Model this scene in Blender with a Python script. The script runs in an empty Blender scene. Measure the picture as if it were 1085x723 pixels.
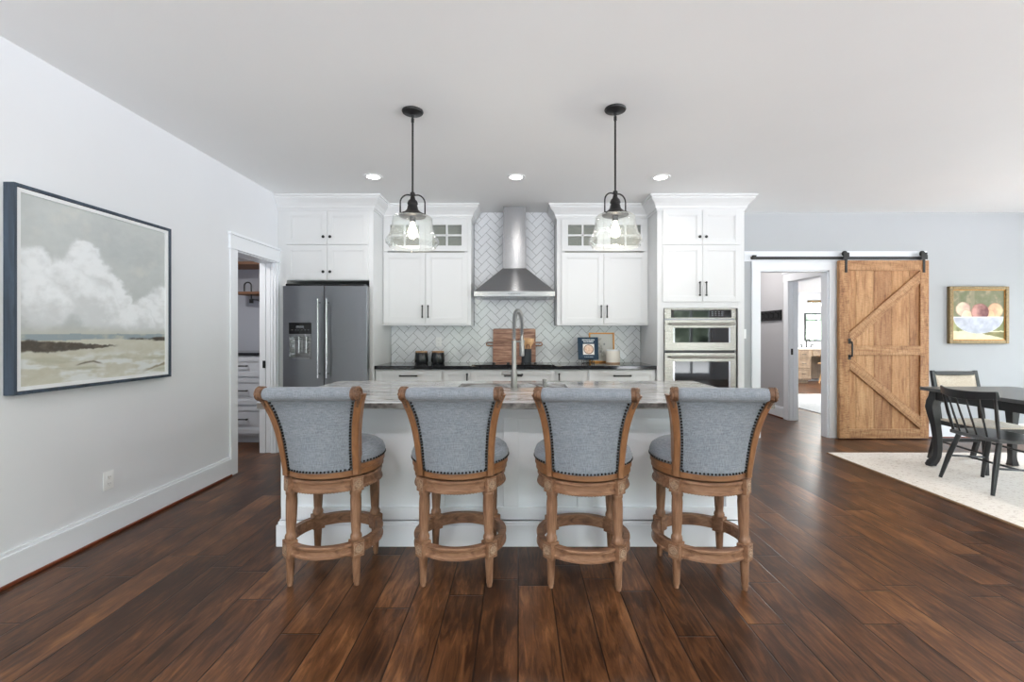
import bpy, bmesh, math, random
from mathutils import Vector, Matrix, noise
random.seed(7)
PI = math.pi
SC = bpy.context.scene
COL = SC.collection
# ------------------------------------------------------------------ camera, view, world, lights
cam_d = bpy.data.cameras.new('camera'); cam = bpy.data.objects.new('camera', cam_d); COL.objects.link(cam)
cam.location = (0, 0, 1.29); cam.rotation_euler = (PI/2, 0, 0)
cam_d.sensor_width = 36; cam_d.lens = 36*486/1085
cam_d.shift_x = -6.5/1085; cam_d.shift_y = -7.5/1085
cam_d.clip_start = 0.05; cam_d.clip_end = 200
SC.camera = cam
SC.view_settings.view_transform = 'Standard'; SC.view_settings.look = 'None'
SC.view_settings.gamma = 1; SC.view_settings.use_curve_mapping = False
SC.view_settings.exposure = 0.16
SKY = 18.0          # brightness of the daylight outside
CY = SC.cycles
CY.max_bounces = 10; CY.diffuse_bounces = 6; CY.glossy_bounces = 5; CY.transmission_bounces = 8; CY.transparent_max_bounces = 16
CY.caustics_reflective = False; CY.caustics_refractive = False
CY.use_denoising = True
CY.sample_clamp_indirect = 6

def build_world():
    w = bpy.data.worlds.new('daylight'); SC.world = w; w.use_nodes = True
    nt = w.node_tree; N = nt.nodes; L = nt.links; N.clear()
    out = N.new('ShaderNodeOutputWorld'); bg = N.new('ShaderNodeBackground')
    tc = N.new('ShaderNodeTexCoord'); sep = N.new('ShaderNodeSeparateXYZ')
    L.new(tc.outputs['Generated'], sep.inputs[0])
    n = N.new('ShaderNodeTexNoise'); n.inputs['Scale'].default_value = 16; n.inputs['Detail'].default_value = 8
    n.inputs['Roughness'].default_value = .75
    L.new(tc.outputs['Generated'], n.inputs['Vector'])
    fol = N.new('ShaderNodeValToRGB'); cr = fol.color_ramp
    cr.elements[0].position = .36; cr.elements[0].color = (.008, .014, .009, 1)
    cr.elements[1].position = .68; cr.elements[1].color = (.50, .58, .47, 1)
    e = cr.elements.new(.5); e.color = (.085, .115, .085, 1)
    L.new(n.outputs['Fac'], fol.inputs[0])
    # tree line with a ragged top
    n2 = N.new('ShaderNodeTexNoise'); n2.inputs['Scale'].default_value = 5; n2.inputs['Detail'].default_value = 6
    L.new(tc.outputs['Generated'], n2.inputs['Vector'])
    ad = N.new('ShaderNodeMath'); ad.operation = 'MULTIPLY_ADD'; ad.inputs[1].default_value = .35
    L.new(n2.outputs['Fac'], ad.inputs[0]); L.new(sep.outputs['Z'], ad.inputs[2])
    sr = N.new('ShaderNodeMapRange'); sr.inputs['From Min'].default_value = .40; sr.inputs['From Max'].default_value = .46
    L.new(ad.outputs[0], sr.inputs['Value'])
    m1 = N.new('ShaderNodeMix'); m1.data_type = 'RGBA'
    L.new(sr.outputs[0], m1.inputs[0]); L.new(fol.outputs[0], m1.inputs[6]); m1.inputs[7].default_value = (.82, .91, 1.0, 1)
    gr = N.new('ShaderNodeMapRange'); gr.inputs['From Min'].default_value = -.07; gr.inputs['From Max'].default_value = -.03
    L.new(sep.outputs['Z'], gr.inputs['Value'])
    m2 = N.new('ShaderNodeMix'); m2.data_type = 'RGBA'
    L.new(gr.outputs[0], m2.inputs[0]); m2.inputs[6].default_value = (.74, .77, .80, 1); L.new(m1.outputs[2], m2.inputs[7])
    L.new(m2.outputs[2], bg.inputs[0]); bg.inputs[1].default_value = SKY
    L.new(bg.outputs[0], out.inputs[0])
build_world()

def area_lamp(name, loc, rot, sx, sy, power, col=(1, 1, 1), portal=False, spread=None):
    d = bpy.data.lights.new(name, 'AREA'); d.shape = 'RECTANGLE'; d.size = sx; d.size_y = sy
    d.energy = power; d.color = col
    if spread: d.spread = spread
    o = bpy.data.objects.new(name, d); COL.objects.link(o); o.location = loc; o.rotation_euler = rot
    if portal: d.cycles.is_portal = True
    return o
# window openings: (x0,x1) on the wall behind the camera, (y0,y1) on the right wall, (y0,y1) in the bathroom
XR, YN, YB, ZC = 7.2, -3.0, 5.7, 2.80       # right wall, near wall, back wall, ceiling
XL = -2.62
REAR_WIN = [(-2.35, -.8), (-.25, .02), (.5, 1.8), (2.2, 3.5), (4.35, 5.5)]  # narrow second opening is added, shaped to reflect as the hood's bright streak
SIDE_WIN = [(-2.4, -.6), (-.1, 1.7), (2.2, 3.5), (3.8, 5.2)]
WZ0, WZ1 = .12, 2.52
for a, b in REAR_WIN:
    area_lamp('window_portal', ((a+b)/2, YN-.01, (WZ0+WZ1)/2), (PI/2, 0, 0), b-a, WZ1-WZ0, 1, portal=True)
for a, b in SIDE_WIN:
    area_lamp('window_portal', (XR+.01, (a+b)/2, (WZ0+WZ1)/2), (PI/2, 0, PI/2), b-a, WZ1-WZ0, 1, portal=True)
area_lamp('window_portal', (9.51, 9.6, 1.5), (PI/2, 0, PI/2), 3.4, 2.0, 1, portal=True)

# ------------------------------------------------------------------ helpers
def lin(c):
    return tuple((x/12.92 if x <= .04045 else ((x+.055)/1.055)**2.4) for x in c)
def rgb(r, g, b): return lin((r/255, g/255, b/255)) + (1,)

class MB:
    def __init__(s): s.bm = bmesh.new()
    def box(s, x0, x1, y0, y1, z0, z1, bev=0, M=None):
        T = Matrix.Translation(((x0+x1)/2, (y0+y1)/2, (z0+z1)/2)) @ Matrix.Diagonal((abs(x1-x0), abs(y1-y0), abs(z1-z0), 1))
        if M is not None: T = M @ T
        r = bmesh.ops.create_cube(s.bm, size=1, matrix=T)
        if bev:
            es = {e for v in r['verts'] for e in v.link_edges}
            bmesh.ops.bevel(s.bm, geom=list(es), offset=bev, segments=2, affect='EDGES', profile=.6)
        return s
    def lathe(s, prof, c=(0, 0, 0), n=32, axis='z', M=None):
        rings = []
        for r, h in prof:
            ring = []
            for k in range(n):
                a = 2*PI*k/n
                p = Vector((r*math.cos(a), r*math.sin(a), h))
                if axis == 'y': p = Vector((p.x, -p.z, p.y))   # h goes towards -y
                if axis == 'x': p = Vector((p.z, p.x, p.y))
                p = p + Vector(c)
                if M is not None: p = M @ p
                ring.append(s.bm.verts.new(p))
            rings.append(ring)
        for a, b in zip(rings, rings[1:]):
            for k in range(n):
                s.bm.faces.new((a[k], a[(k+1) % n], b[(k+1) % n], b[k]))
        if prof[0][0] > 1e-4: s.bm.faces.new(list(reversed(rings[0])))
        if prof[-1][0] > 1e-4: s.bm.faces.new(rings[-1])
        return s
    def tube(s, pts, r, n=10, caps=True, flat=None):
        pts = [Vector(p) for p in pts]
        rs = r if isinstance(r, (list, tuple)) else [r]*len(pts)
        rings = []; up = None
        for i, p in enumerate(pts):
            t = (pts[min(i+1, len(pts)-1)] - pts[max(i-1, 0)]).normalized()
            if up is None:
                up = Vector((0, 0, 1)) if abs(t.z) < .9 else Vector((0, 1, 0))
            u = t.cross(up).normalized(); v = u.cross(t).normalized(); up = v
            fu, fv = (1, 1) if flat is None else flat
            rings.append([s.bm.verts.new(p + rs[i]*(fu*math.cos(2*PI*k/n)*u + fv*math.sin(2*PI*k/n)*v)) for k in range(n)])
        for a, b in zip(rings, rings[1:]):
            for k in range(n): s.bm.faces.new((a[k], a[(k+1) % n], b[(k+1) % n], b[k]))
        if caps: s.bm.faces.new(list(reversed(rings[0]))); s.bm.faces.new(rings[-1])
        return s
    def bar(s, pts, w, h, side=(1, 0, 0)):
        """rectangular section swept along pts; w along side, h across"""
        pts = [Vector(p) for p in pts]; sd0 = Vector(side); rings = []
        ws = w if isinstance(w, (list, tuple)) else [w]*len(pts)
        hs = h if isinstance(h, (list, tuple)) else [h]*len(pts)
        for i, p in enumerate(pts):
            t = (pts[min(i+1, len(pts)-1)] - pts[max(i-1, 0)]).normalized()
            n_ = t.cross(sd0).normalized(); sd = n_.cross(t).normalized()
            a, b = ws[i]/2, hs[i]/2
            rings.append([s.bm.verts.new(p + q) for q in (a*sd+b*n_, -a*sd+b*n_, -a*sd-b*n_, a*sd-b*n_)])
        for a, b in zip(rings, rings[1:]):
            for k in range(4): s.bm.faces.new((a[k], a[(k+1) % 4], b[(k+1) % 4], b[k]))
        s.bm.faces.new(list(reversed(rings[0]))); s.bm.faces.new(rings[-1])
        return s
    def prism(s, poly, y0, y1, plane='xz', M=None):
        def P(a, b, d):
            p = {'xz': Vector((a, d, b)), 'yz': Vector((d, a, b)), 'xy': Vector((a, b, d))}[plane]
            return M @ p if M is not None else p
        A = [s.bm.verts.new(P(a, b, y0)) for a, b in poly]; B = [s.bm.verts.new(P(a, b, y1)) for a, b in poly]
        n = len(poly)
        s.bm.faces.new(A); s.bm.faces.new(list(reversed(B)))
        for k in range(n): s.bm.faces.new((A[k], B[k], B[(k+1) % n], A[(k+1) % n]))
        return s
    def strip(s, lines):
        rows = [[s.bm.verts.new(p) for p in l] for l in lines]
        for a, b in zip(rows, rows[1:]):
            for k in range(len(a)-1): s.bm.faces.new((a[k], a[k+1], b[k+1], b[k]))
        return s
    def sphere(s, c, r, sc=(1, 1, 1), u=16, v=10):
        bmesh.ops.create_uvsphere(s.bm, u_segments=u, v_segments=v, radius=r, matrix=Matrix.Translation(c) @ Matrix.Diagonal((*sc, 1)))
        return s

def root_loc(o):
    l = Vector((0, 0, 0))
    while o is not None: l += o.location; o = o.parent
    return l
def obj(name, mb, m, parent=None, smooth=False, bevel=0, keep=False, local=False):
    """links the mesh; geometry is given in world metres (or in the thing's own frame when local)"""
    me = bpy.data.meshes.new(name)
    bm = mb.bm
    if not keep: bmesh.ops.recalc_face_normals(bm, faces=bm.faces)
    if parent is not None and not local: bmesh.ops.translate(bm, verts=bm.verts, vec=-root_loc(parent))
    bm.to_mesh(me); bm.free()
    if smooth:
        me.shade_smooth() if hasattr(me, 'shade_smooth') else None
        try: me.set_sharp_from_angle(angle=math.radians(38))
        except Exception: pass
    me.materials.append(m)
    o = bpy.data.objects.new(name, me); COL.objects.link(o)
    if parent is not None: o.parent = parent
    if bevel:
        b = o.modifiers.new('edge', 'BEVEL'); b.width = bevel; b.segments = 2; b.limit_method = 'ANGLE'; b.angle_limit = math.radians(40)
    return o
def tag(o, label=None, cat=None, group=None, kind=None):
    if label: o['label'] = label
    if cat: o['category'] = cat
    if group: o['group'] = group
    if kind: o['kind'] = kind
    return o
def thing(name, label, cat, loc=(0, 0, 0), group=None):
    o = bpy.data.objects.new(name, None); COL.objects.link(o); o.location = loc; o.empty_display_size = .1
    return tag(o, label, cat, group)
def struct(name, mb, m, parent=None, **k):
    o = obj(name, mb, m, parent, **k)
    if parent is None: o['kind'] = 'structure'
    return o
def copy_tree(o, parent=None):
    c = o.copy(); COL.objects.link(c); c.parent = parent
    for ch in list(o.children): copy_tree(ch, c)
    return c

# ------------------------------------------------------------------ materials
def new_mat(name):
    m = bpy.data.materials.new(name); m.use_nodes = True
    nt = m.node_tree; b = nt.nodes['Principled BSDF']
    return m, nt, nt.nodes, nt.links, b
def setp(b, **k):
    for n, v in k.items():
        n = {'rough': 'Roughness', 'metal': 'Metallic', 'spec': 'Specular IOR Level', 'coat': 'Coat Weight', 'sheen': 'Sheen Weight', 'ani': 'Anisotropic', 'trans': 'Transmission Weight', 'coatr': 'Coat Roughness', 'em': 'Emission Strength'}[n]
        b.inputs[n].default_value = v
def plain(name, c, rough=.5, var=.04, scale=6, bump=0, bscale=200, **k):
    m, nt, N, L, b = new_mat(name); setp(b, rough=rough, **k)
    tc = N.new('ShaderNodeTexCoord'); n = N.new('ShaderNodeTexNoise'); n.inputs['Scale'].default_value = scale; n.inputs['Detail'].default_value = 4
    L.new(tc.outputs['Object'], n.inputs['Vector'])
    r = N.new('ShaderNodeValToRGB'); r.color_ramp.elements[0].position = .3; r.color_ramp.elements[1].position = .7
    r.color_ramp.elements[0].color = tuple(x*(1-var) for x in c[:3])+(1,); r.color_ramp.elements[1].color = tuple(min(1, x*(1+var)) for x in c[:3])+(1,)
    L.new(n.outputs['Fac'], r.inputs[0]); L.new(r.outputs[0], b.inputs['Base Color'])
    if bump:
        n2 = N.new('ShaderNodeTexNoise'); n2.inputs['Scale'].default_value = bscale; L.new(tc.outputs['Object'], n2.inputs['Vector'])
        bp = N.new('ShaderNodeBump'); bp.inputs['Strength'].default_value = bump; bp.inputs['Distance'].default_value = .002
        L.new(n2.outputs['Fac'], bp.inputs['Height']); L.new(bp.outputs[0], b.inputs['Normal'])
    return m
def mapped(N, L, scale, src='Object'):
    tc = N.new('ShaderNodeTexCoord'); mp = N.new('ShaderNodeMapping'); mp.inputs['Scale'].default_value = scale
    L.new(tc.outputs[src], mp.inputs['Vector']); return mp
def wood(name, cols, axis=2, sc=18, rough=.5, stretch=12, nicks=0, bump=.15, saw=0, **k):
    m, nt, N, L, b = new_mat(name); setp(b, rough=rough, **k)
    s = [sc, sc, sc]; s[axis] = sc/stretch
    mp = mapped(N, L, s)
    n = N.new('ShaderNodeTexNoise'); n.inputs['Scale'].default_value = 1; n.inputs['Detail'].default_value = 7; n.inputs['Roughness'].default_value = .62; n.inputs['Distortion'].default_value = .6
    L.new(mp.outputs[0], n.inputs['Vector'])
    r = N.new('ShaderNodeValToRGB'); cr = r.color_ramp
    cr.elements[0].position = .3; cr.elements[0].color = cols[0]; cr.elements[1].position = .7; cr.elements[1].color = cols[-1]
    if len(cols) == 3: e = cr.elements.new(.48); e.color = cols[1]
    L.new(n.outputs['Fac'], r.inputs[0]); last = r.outputs[0]
    if nicks:
        mp2 = mapped(N, L, [x*2.6 for x in s])
        n2 = N.new('ShaderNodeTexNoise'); n2.inputs['Scale'].default_value = 1.4; n2.inputs['Detail'].default_value = 5; n2.inputs['Roughness'].default_value = .7
        L.new(mp2.outputs[0], n2.inputs['Vector'])
        r2 = N.new('ShaderNodeValToRGB'); r2.color_ramp.elements[0].position = .60; r2.color_ramp.elements[0].color = (0, 0, 0, 1); r2.color_ramp.elements[1].position = .74; r2.color_ramp.elements[1].color = (1, 1, 1, 1)
        L.new(n2.outputs['Fac'], r2.inputs[0])
        ml = N.new('ShaderNodeMath'); ml.operation = 'MULTIPLY'; ml.inputs[1].default_value = nicks; L.new(r2.outputs[0], ml.inputs[0])
        mx = N.new('ShaderNodeMix'); mx.data_type = 'RGBA'; L.new(ml.outputs[0], mx.inputs[0]); L.new(last, mx.inputs[6]); mx.inputs[7].default_value = tuple(x*.25 for x in cols[0][:3])+(1,)
        last = mx.outputs[2]
    L.new(last, b.inputs['Base Color'])
    bp = N.new('ShaderNodeBump'); bp.inputs['Strength'].default_value = bump; bp.inputs['Distance'].default_value = .002
    L.new(n.outputs['Fac'], bp.inputs['Height']); L.new(bp.outputs[0], b.inputs['Normal'])
    if saw:
        s2 = [sc*.8]*3; s2[axis] = sc*9
        mp4 = mapped(N, L, s2); n4 = N.new('ShaderNodeTexNoise'); n4.inputs['Scale'].default_value = 1; n4.inputs['Detail'].default_value = 4; L.new(mp4.outputs[0], n4.inputs['Vector'])
        r4 = N.new('ShaderNodeValToRGB'); r4.color_ramp.elements[0].position = .50; r4.color_ramp.elements[0].color = (1, 1, 1, 1); r4.color_ramp.elements[1].position = .68; r4.color_ramp.elements[1].color = (.42, .36, .30, 1)
        L.new(n4.outputs['Fac'], r4.inputs[0])
        mm = N.new('ShaderNodeMix'); mm.data_type = 'RGBA'; mm.blend_type = 'MULTIPLY'; mm.inputs[0].default_value = saw; L.new(last, mm.inputs[6]); L.new(r4.outputs[0], mm.inputs[7]); L.new(mm.outputs[2], b.inputs['Base Color'])
    return m
def steel(name, c, rough=.28, axis=0, s=3, fine=260, ani=0):
    m, nt, N, L, b = new_mat(name); setp(b, rough=rough, metal=1); b.inputs['Base Color'].default_value = c
    sc = [fine]*3; sc[axis] = s
    mp = mapped(N, L, sc); n = N.new('ShaderNodeTexNoise'); n.inputs['Scale'].default_value = 1; n.inputs['Detail'].default_value = 3
    L.new(mp.outputs[0], n.inputs['Vector'])
    mr = N.new('ShaderNodeMapRange'); mr.inputs['To Min'].default_value = rough*.75; mr.inputs['To Max'].default_value = rough*1.3
    L.new(n.outputs['Fac'], mr.inputs['Value']); L.new(mr.outputs[0], b.inputs['Roughness'])
    bp = N.new('ShaderNodeBump'); bp.inputs['Strength'].default_value = .02; bp.inputs['Distance'].default_value = .001
    L.new(n.outputs['Fac'], bp.inputs['Height']); L.new(bp.outputs[0], b.inputs['Normal'])
    if ani:
        b.inputs['Anisotropic'].default_value = ani; b.inputs['Anisotropic Rotation'].default_value = .25; tg = N.new('ShaderNodeTangent'); tg.direction_type = 'RADIAL'; tg.axis = 'Z'; L.new(tg.outputs[0], b.inputs['Tangent'])
    return m
def emit(name, c, s):
    m, nt, N, L, b = new_mat(name)
    b.inputs['Base Color'].default_value = (.8, .8, .8, 1); b.inputs['Emission Color'].default_value = c; b.inputs['Emission Strength'].default_value = s
    return m
def thin_glass(name, tint=(1, 1, 1, 1), ior=1.45, haze=.0, rough=.02, wavy=0):
    m, nt, N, L, b = new_mat(name); N.remove(b); out = N['Material Output']
    tr = N.new('ShaderNodeBsdfTransparent'); tr.inputs[0].default_value = tint
    gl = N.new('ShaderNodeBsdfGlossy'); gl.inputs['Roughness'].default_value = rough
    lw = N.new('ShaderNodeLayerWeight'); lw.inputs[0].default_value = .5
    pw = N.new('ShaderNodeMath'); pw.operation = 'POWER'; pw.inputs[1].default_value = 3; L.new(lw.outputs['Facing'], pw.inputs[0])
    fr = N.new('ShaderNodeMath'); fr.operation = 'MULTIPLY_ADD'; fr.inputs[1].default_value = .85; fr.inputs[2].default_value = (ior-1)**2/(ior+1)**2; L.new(pw.outputs[0], fr.inputs[0])
    mx = N.new('ShaderNodeMixShader'); L.new(fr.outputs[0], mx.inputs[0]); L.new(tr.outputs[0], mx.inputs[1]); L.new(gl.outputs[0], mx.inputs[2])
    if wavy:
        n = N.new('ShaderNodeTexNoise'); n.inputs['Scale'].default_value = 22; tc = N.new('ShaderNodeTexCoord'); L.new(tc.outputs['Object'], n.inputs['Vector'])
        bp = N.new('ShaderNodeBump'); bp.inputs['Strength'].default_value = wavy; bp.inputs['Distance'].default_value = .01
        L.new(n.outputs['Fac'], bp.inputs['Height']); L.new(bp.outputs[0], gl.inputs['Normal']); L.new(bp.outputs[0], lw.inputs['Normal'])
    last = mx.outputs[0]
    if haze:
        df = N.new('ShaderNodeBsdfDiffuse'); df.inputs[0].default_value = (.9, .93, .93, 1)
        m2 = N.new('ShaderNodeMixShader'); m2.inputs[0].default_value = haze; L.new(last, m2.inputs[1]); L.new(df.outputs[0], m2.inputs[2]); last = m2.outputs[0]
    L.new(last, out.inputs[0]); return m
def attr_mat(name, rough=.6, bump=0):
    m, nt, N, L, b = new_mat(name); setp(b, rough=rough, spec=.25)
    a = N.new('ShaderNodeVertexColor'); a.layer_name = 'Col'; L.new(a.outputs[0], b.inputs['Base Color'])
    if bump:
        tc = N.new('ShaderNodeTexCoord'); n = N.new('ShaderNodeTexNoise'); n.inputs['Scale'].default_value = 90; L.new(tc.outputs['Object'], n.inputs['Vector'])
        bp = N.new('ShaderNodeBump'); bp.inputs['Strength'].default_value = bump; bp.inputs['Distance'].default_value = .003
        L.new(n.outputs['Fac'], bp.inputs['Height']); L.new(bp.outputs[0], b.inputs['Normal'])
    return m
def floor_mat(name, cols, W=.170, LEN=1.0, rough=.30, glow=0):
    m, nt, N, L, b = new_mat(name)
    tc = N.new('ShaderNodeTexCoord'); sp = N.new('ShaderNodeSeparateXYZ'); L.new(tc.outputs['Object'], sp.inputs[0])
    def M(op, a, b2=None, c=None):
        n = N.new('ShaderNodeMath'); n.operation = op
        for i, v in enumerate((a, b2, c)):
            if v is None: continue
            if isinstance(v, (int, float)): n.inputs[i].default_value = v
            else: L.new(v, n.inputs[i])
        return n.outputs[0]
    rx = M('DIVIDE', sp.outputs['X'], W); row = M('FLOOR', rx)
    wn = N.new('ShaderNodeTexWhiteNoise'); wn.noise_dimensions = '1D'; L.new(row, wn.inputs['W'])
    ry = M('MULTIPLY_ADD', wn.outputs['Value'], 9.7, M('DIVIDE', sp.outputs['Y'], LEN)); col = M('FLOOR', ry)
    cx = N.new('ShaderNodeCombineXYZ'); L.new(row, cx.inputs[0]); L.new(col, cx.inputs[1])
    w2 = N.new('ShaderNodeTexWhiteNoise'); w2.noise_dimensions = '3D'; L.new(cx.outputs[0], w2.inputs['Vector'])
    # grain, offset per plank
    mv = N.new('ShaderNodeVectorMath'); mv.operation = 'MULTIPLY_ADD'
    L.new(w2.outputs['Color'], mv.inputs[0]); mv.inputs[1].default_value = (40, 40, 40); L.new(tc.outputs['Object'], mv.inputs[2])
    mp = N.new('ShaderNodeMapping'); mp.inputs['Scale'].default_value = (34, 4.5, 34); L.new(mv.outputs[0], mp.inputs['Vector'])
    n = N.new('ShaderNodeTexNoise'); n.inputs['Scale'].default_value = 1; n.inputs['Detail'].default_value = 8; n.inputs['Roughness'].default_value = .65; n.inputs['Distortion'].default_value = 1.0
    L.new(mp.outputs[0], n.inputs['Vector'])
    mp3 = N.new('ShaderNodeMapping'); mp3.inputs['Scale'].default_value = (6, 3, 6); L.new(mv.outputs[0], mp3.inputs['Vector'])
    n3 = N.new('ShaderNodeTexNoise'); n3.inputs['Scale'].default_value = 1; n3.inputs['Detail'].default_value = 4; L.new(mp3.outputs[0], n3.inputs['Vector'])
    tot = M('ADD', M('MULTIPLY', n.outputs['Fac'], .60), M('ADD', M('MULTIPLY', w2.outputs['Value'], .13), M('MULTIPLY', n3.outputs['Fac'], .40)))
    r = N.new('ShaderNodeValToRGB'); cr = r.color_ramp
    cr.elements[0].position = .36; cr.elements[0].color = cols[0]; cr.elements[1].position = .78; cr.elements[1].color = cols[3]
    e = cr.elements.new(.50); e.color = cols[1]; e = cr.elements.new(.62); e.color = cols[2]
    L.new(tot, r.inputs[0])
    fx = M('FRACT', rx); fy = M('FRACT', ry)
    dx = M('MULTIPLY', M('MINIMUM', fx, M('SUBTRACT', 1, fx)), W); dy = M('MULTIPLY', M('MINIMUM', fy, M('SUBTRACT', 1, fy)), LEN)
    d = M('MINIMUM', dx, dy)
    g = N.new('ShaderNodeMapRange'); g.inputs['From Min'].default_value = .0008; g.inputs['From Max'].default_value = .0045; L.new(d, g.inputs['Value'])
    mx = N.new('ShaderNodeMix'); mx.data_type = 'RGBA'; L.new(g.outputs[0], mx.inputs[0]); mx.inputs[6].default_value = tuple(x*.3 for x in cols[0][:3])+(1,); L.new(r.outputs[0], mx.inputs[7])
    L.new(mx.outputs[2], b.inputs['Base Color'])
    rr = N.new('ShaderNodeMapRange'); rr.inputs['To Min'].default_value = rough*.8; rr.inputs['To Max'].default_value = rough*1.35; L.new(n.outputs['Fac'], rr.inputs['Value']); L.new(rr.outputs[0], b.inputs['Roughness'])
    hgt = M('ADD', M('MULTIPLY', g.outputs[0], .8), M('ADD', M('MULTIPLY', n3.outputs['Fac'], .7), M('MULTIPLY', n.outputs['Fac'], .25)))
    bp = N.new('ShaderNodeBump'); bp.inputs['Strength'].default_value = .35; bp.inputs['Distance'].default_value = .003
    L.new(hgt, bp.inputs['Height']); L.new(bp.outputs[0], b.inputs['Normal'])
    setp(b, spec=.32)
    return m
def stone_mat():
    m, nt, N, L, b = new_mat('veined_quartzite'); setp(b, rough=.09, spec=.5)
    mp = mapped(N, L, (1.1, 7.5, 4)); mp.inputs['Rotation'].default_value = (0, 0, math.radians(4))
    n = N.new('ShaderNodeTexNoise'); n.inputs['Scale'].default_value = 1; n.inputs['Detail'].default_value = 9; n.inputs['Roughness'].default_value = .62; n.inputs['Distortion'].default_value = 1.1
    L.new(mp.outputs[0], n.inputs['Vector'])
    r = N.new('ShaderNodeValToRGB'); cr = r.color_ramp; cr.interpolation = 'LINEAR'
    cr.elements[0].position = .28; cr.elements[0].color = rgb(84, 78, 74)
    cr.elements[1].position = .82; cr.elements[1].color = rgb(170, 170, 172)
    for p, c in ((.37, rgb(124, 117, 111)), (.43, rgb(190, 189, 187)), (.49, rgb(212, 213, 216)), (.54, rgb(132, 128, 127)), (.58, rgb(188, 189, 191)), (.64, rgb(214, 216, 219)), (.69, rgb(150, 148, 148))):
        e = cr.elements.new(p); e.color = c
    L.new(n.outputs['Fac'], r.inputs[0]); L.new(r.outputs[0], b.inputs['Base Color']); return m
def fabric_mat(name, c0, c1, rough=.9):
    m, nt, N, L, b = new_mat(name); setp(b, rough=rough, sheen=.25, spec=.15)
    outs = []
    for s in ((420, 420, 28), (30, 30, 420)):
        mp = mapped(N, L, s); n = N.new('ShaderNodeTexNoise'); n.inputs['Scale'].default_value = 1; n.inputs['Detail'].default_value = 2
        L.new(mp.outputs[0], n.inputs['Vector']); outs.append(n.outputs['Fac'])
    ad = N.new('ShaderNodeMath'); ad.operation = 'ADD'; L.new(outs[0], ad.inputs[0]); L.new(outs[1], ad.inputs[1])
    hf = N.new('ShaderNodeMath'); hf.operation = 'MULTIPLY'; hf.inputs[1].default_value = .5; L.new(ad.outputs[0], hf.inputs[0])
    r = N.new('ShaderNodeValToRGB'); r.color_ramp.elements[0].position = .36; r.color_ramp.elements[0].color = c0; r.color_ramp.elements[1].position = .64; r.color_ramp.elements[1].color = c1
    L.new(hf.outputs[0], r.inputs[0]); L.new(r.outputs[0], b.inputs['Base Color'])
    bp = N.new('ShaderNodeBump'); bp.inputs['Strength'].default_value = .2; bp.inputs['Distance'].default_value = .001
    L.new(hf.outputs[0], bp.inputs['Height']); L.new(bp.outputs[0], b.inputs['Normal'])
    return m
def rug_mat(name, base, spot, scale=40):
    m, nt, N, L, b = new_mat(name); setp(b, rough=.95, spec=.1)
    mp = mapped(N, L, (1, 1.6, 1)); n = N.new('ShaderNodeTexNoise'); n.inputs['Scale'].default_value = scale; n.inputs['Detail'].default_value = 6; n.inputs['Roughness'].default_value = .7
    L.new(mp.outputs[0], n.inputs['Vector'])
    r = N.new('ShaderNodeValToRGB'); r.color_ramp.elements[0].position = .30; r.color_ramp.elements[0].color = spot; r.color_ramp.elements[1].position = .47; r.color_ramp.elements[1].color = base
    L.new(n.outputs['Fac'], r.inputs[0]); L.new(r.outputs[0], b.inputs['Base Color'])
    bp = N.new('ShaderNodeBump'); bp.inputs['Strength'].default_value = .6; bp.inputs['Distance'].default_value = .006
    L.new(n.outputs['Fac'], bp.inputs['Height']); L.new(bp.outputs[0], b.inputs['Normal']); return m

M = {}
M['wall'] = plain('painted_wall_paint', rgb(222, 224, 228), .75, .01, 2, .05, 300)
M['wall_gray'] = plain('grey_wall_paint', rgb(176, 179, 182), .75, .01, 2, .05, 300)
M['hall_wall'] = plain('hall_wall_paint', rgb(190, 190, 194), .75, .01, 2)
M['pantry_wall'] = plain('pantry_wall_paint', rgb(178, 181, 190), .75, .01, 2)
M['ceiling'] = plain('ceiling_paint', rgb(238, 239, 239), .85, .008, 1.5)
M['trim'] = plain('white_trim_paint', rgb(232, 235, 240), .35, .01, 3)
M['cab'] = plain('white_cabinet_paint', rgb(218, 219, 220), .35, .008, 3)
M['island_paint'] = plain('island_white_paint', rgb(236, 239, 244), .38, .01, 3)
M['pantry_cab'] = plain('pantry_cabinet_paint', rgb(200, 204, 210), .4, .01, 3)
M['floor'] = floor_mat('hand_scraped_plank_floor', (rgb(30, 17, 10), rgb(58, 34, 19), rgb(92, 58, 34), rgb(134, 92, 57)))
M['shoe'] = wood('stained_shoe_molding', (rgb(88, 40, 24), rgb(130, 66, 40)), 1, 30, .4)
M['tile'] = plain('glazed_white_tile', rgb(232, 234, 238), .10, .015, 30)
M['grout'] = plain('grey_grout', rgb(84, 85, 90), .9, .04, 40)
M['stone'] = stone_mat()
M['stone_edge'] = plain('rough_stone_edge', rgb(96, 92, 88), .35, .8, 26)
M['black_stone'] = plain('black_granite', rgb(28, 29, 33), .08, .5, 220)
M['steel'] = steel('brushed_steel', (.30, .30, .31, 1), .26, 0)
M['steel_v'] = steel('brushed_steel_hood', (.36, .36, .37, 1), .22, 0, ani=.95)
M['steel_dark'] = steel('dark_brushed_steel', (.27, .28, .30, 1), .30, 0, ani=.7)
M['oven_steel'] = steel('warm_brushed_steel', (.33, .315, .29, 1), .26, 0)
M['nickel'] = steel('brushed_nickel', (.30, .295, .285, 1), .42, 2)
M['spring'] = steel('dark_spring_steel', (.30, .30, .30, 1), .35, 2)
M['chrome'] = plain('polished_chrome', (.42, .42, .44, 1), .16, .0, metal=1)
M['black_glass'] = plain('black_oven_glass', (.006, .006, .007, 1), .03, 0, spec=.45)
M['black'] = plain('matte_black_metal', rgb(22, 22, 24), .45, .1, 20)
M['bronze'] = plain('oil_rubbed_bronze', rgb(28, 27, 28), .42, .15, 30, metal=.2)
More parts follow.
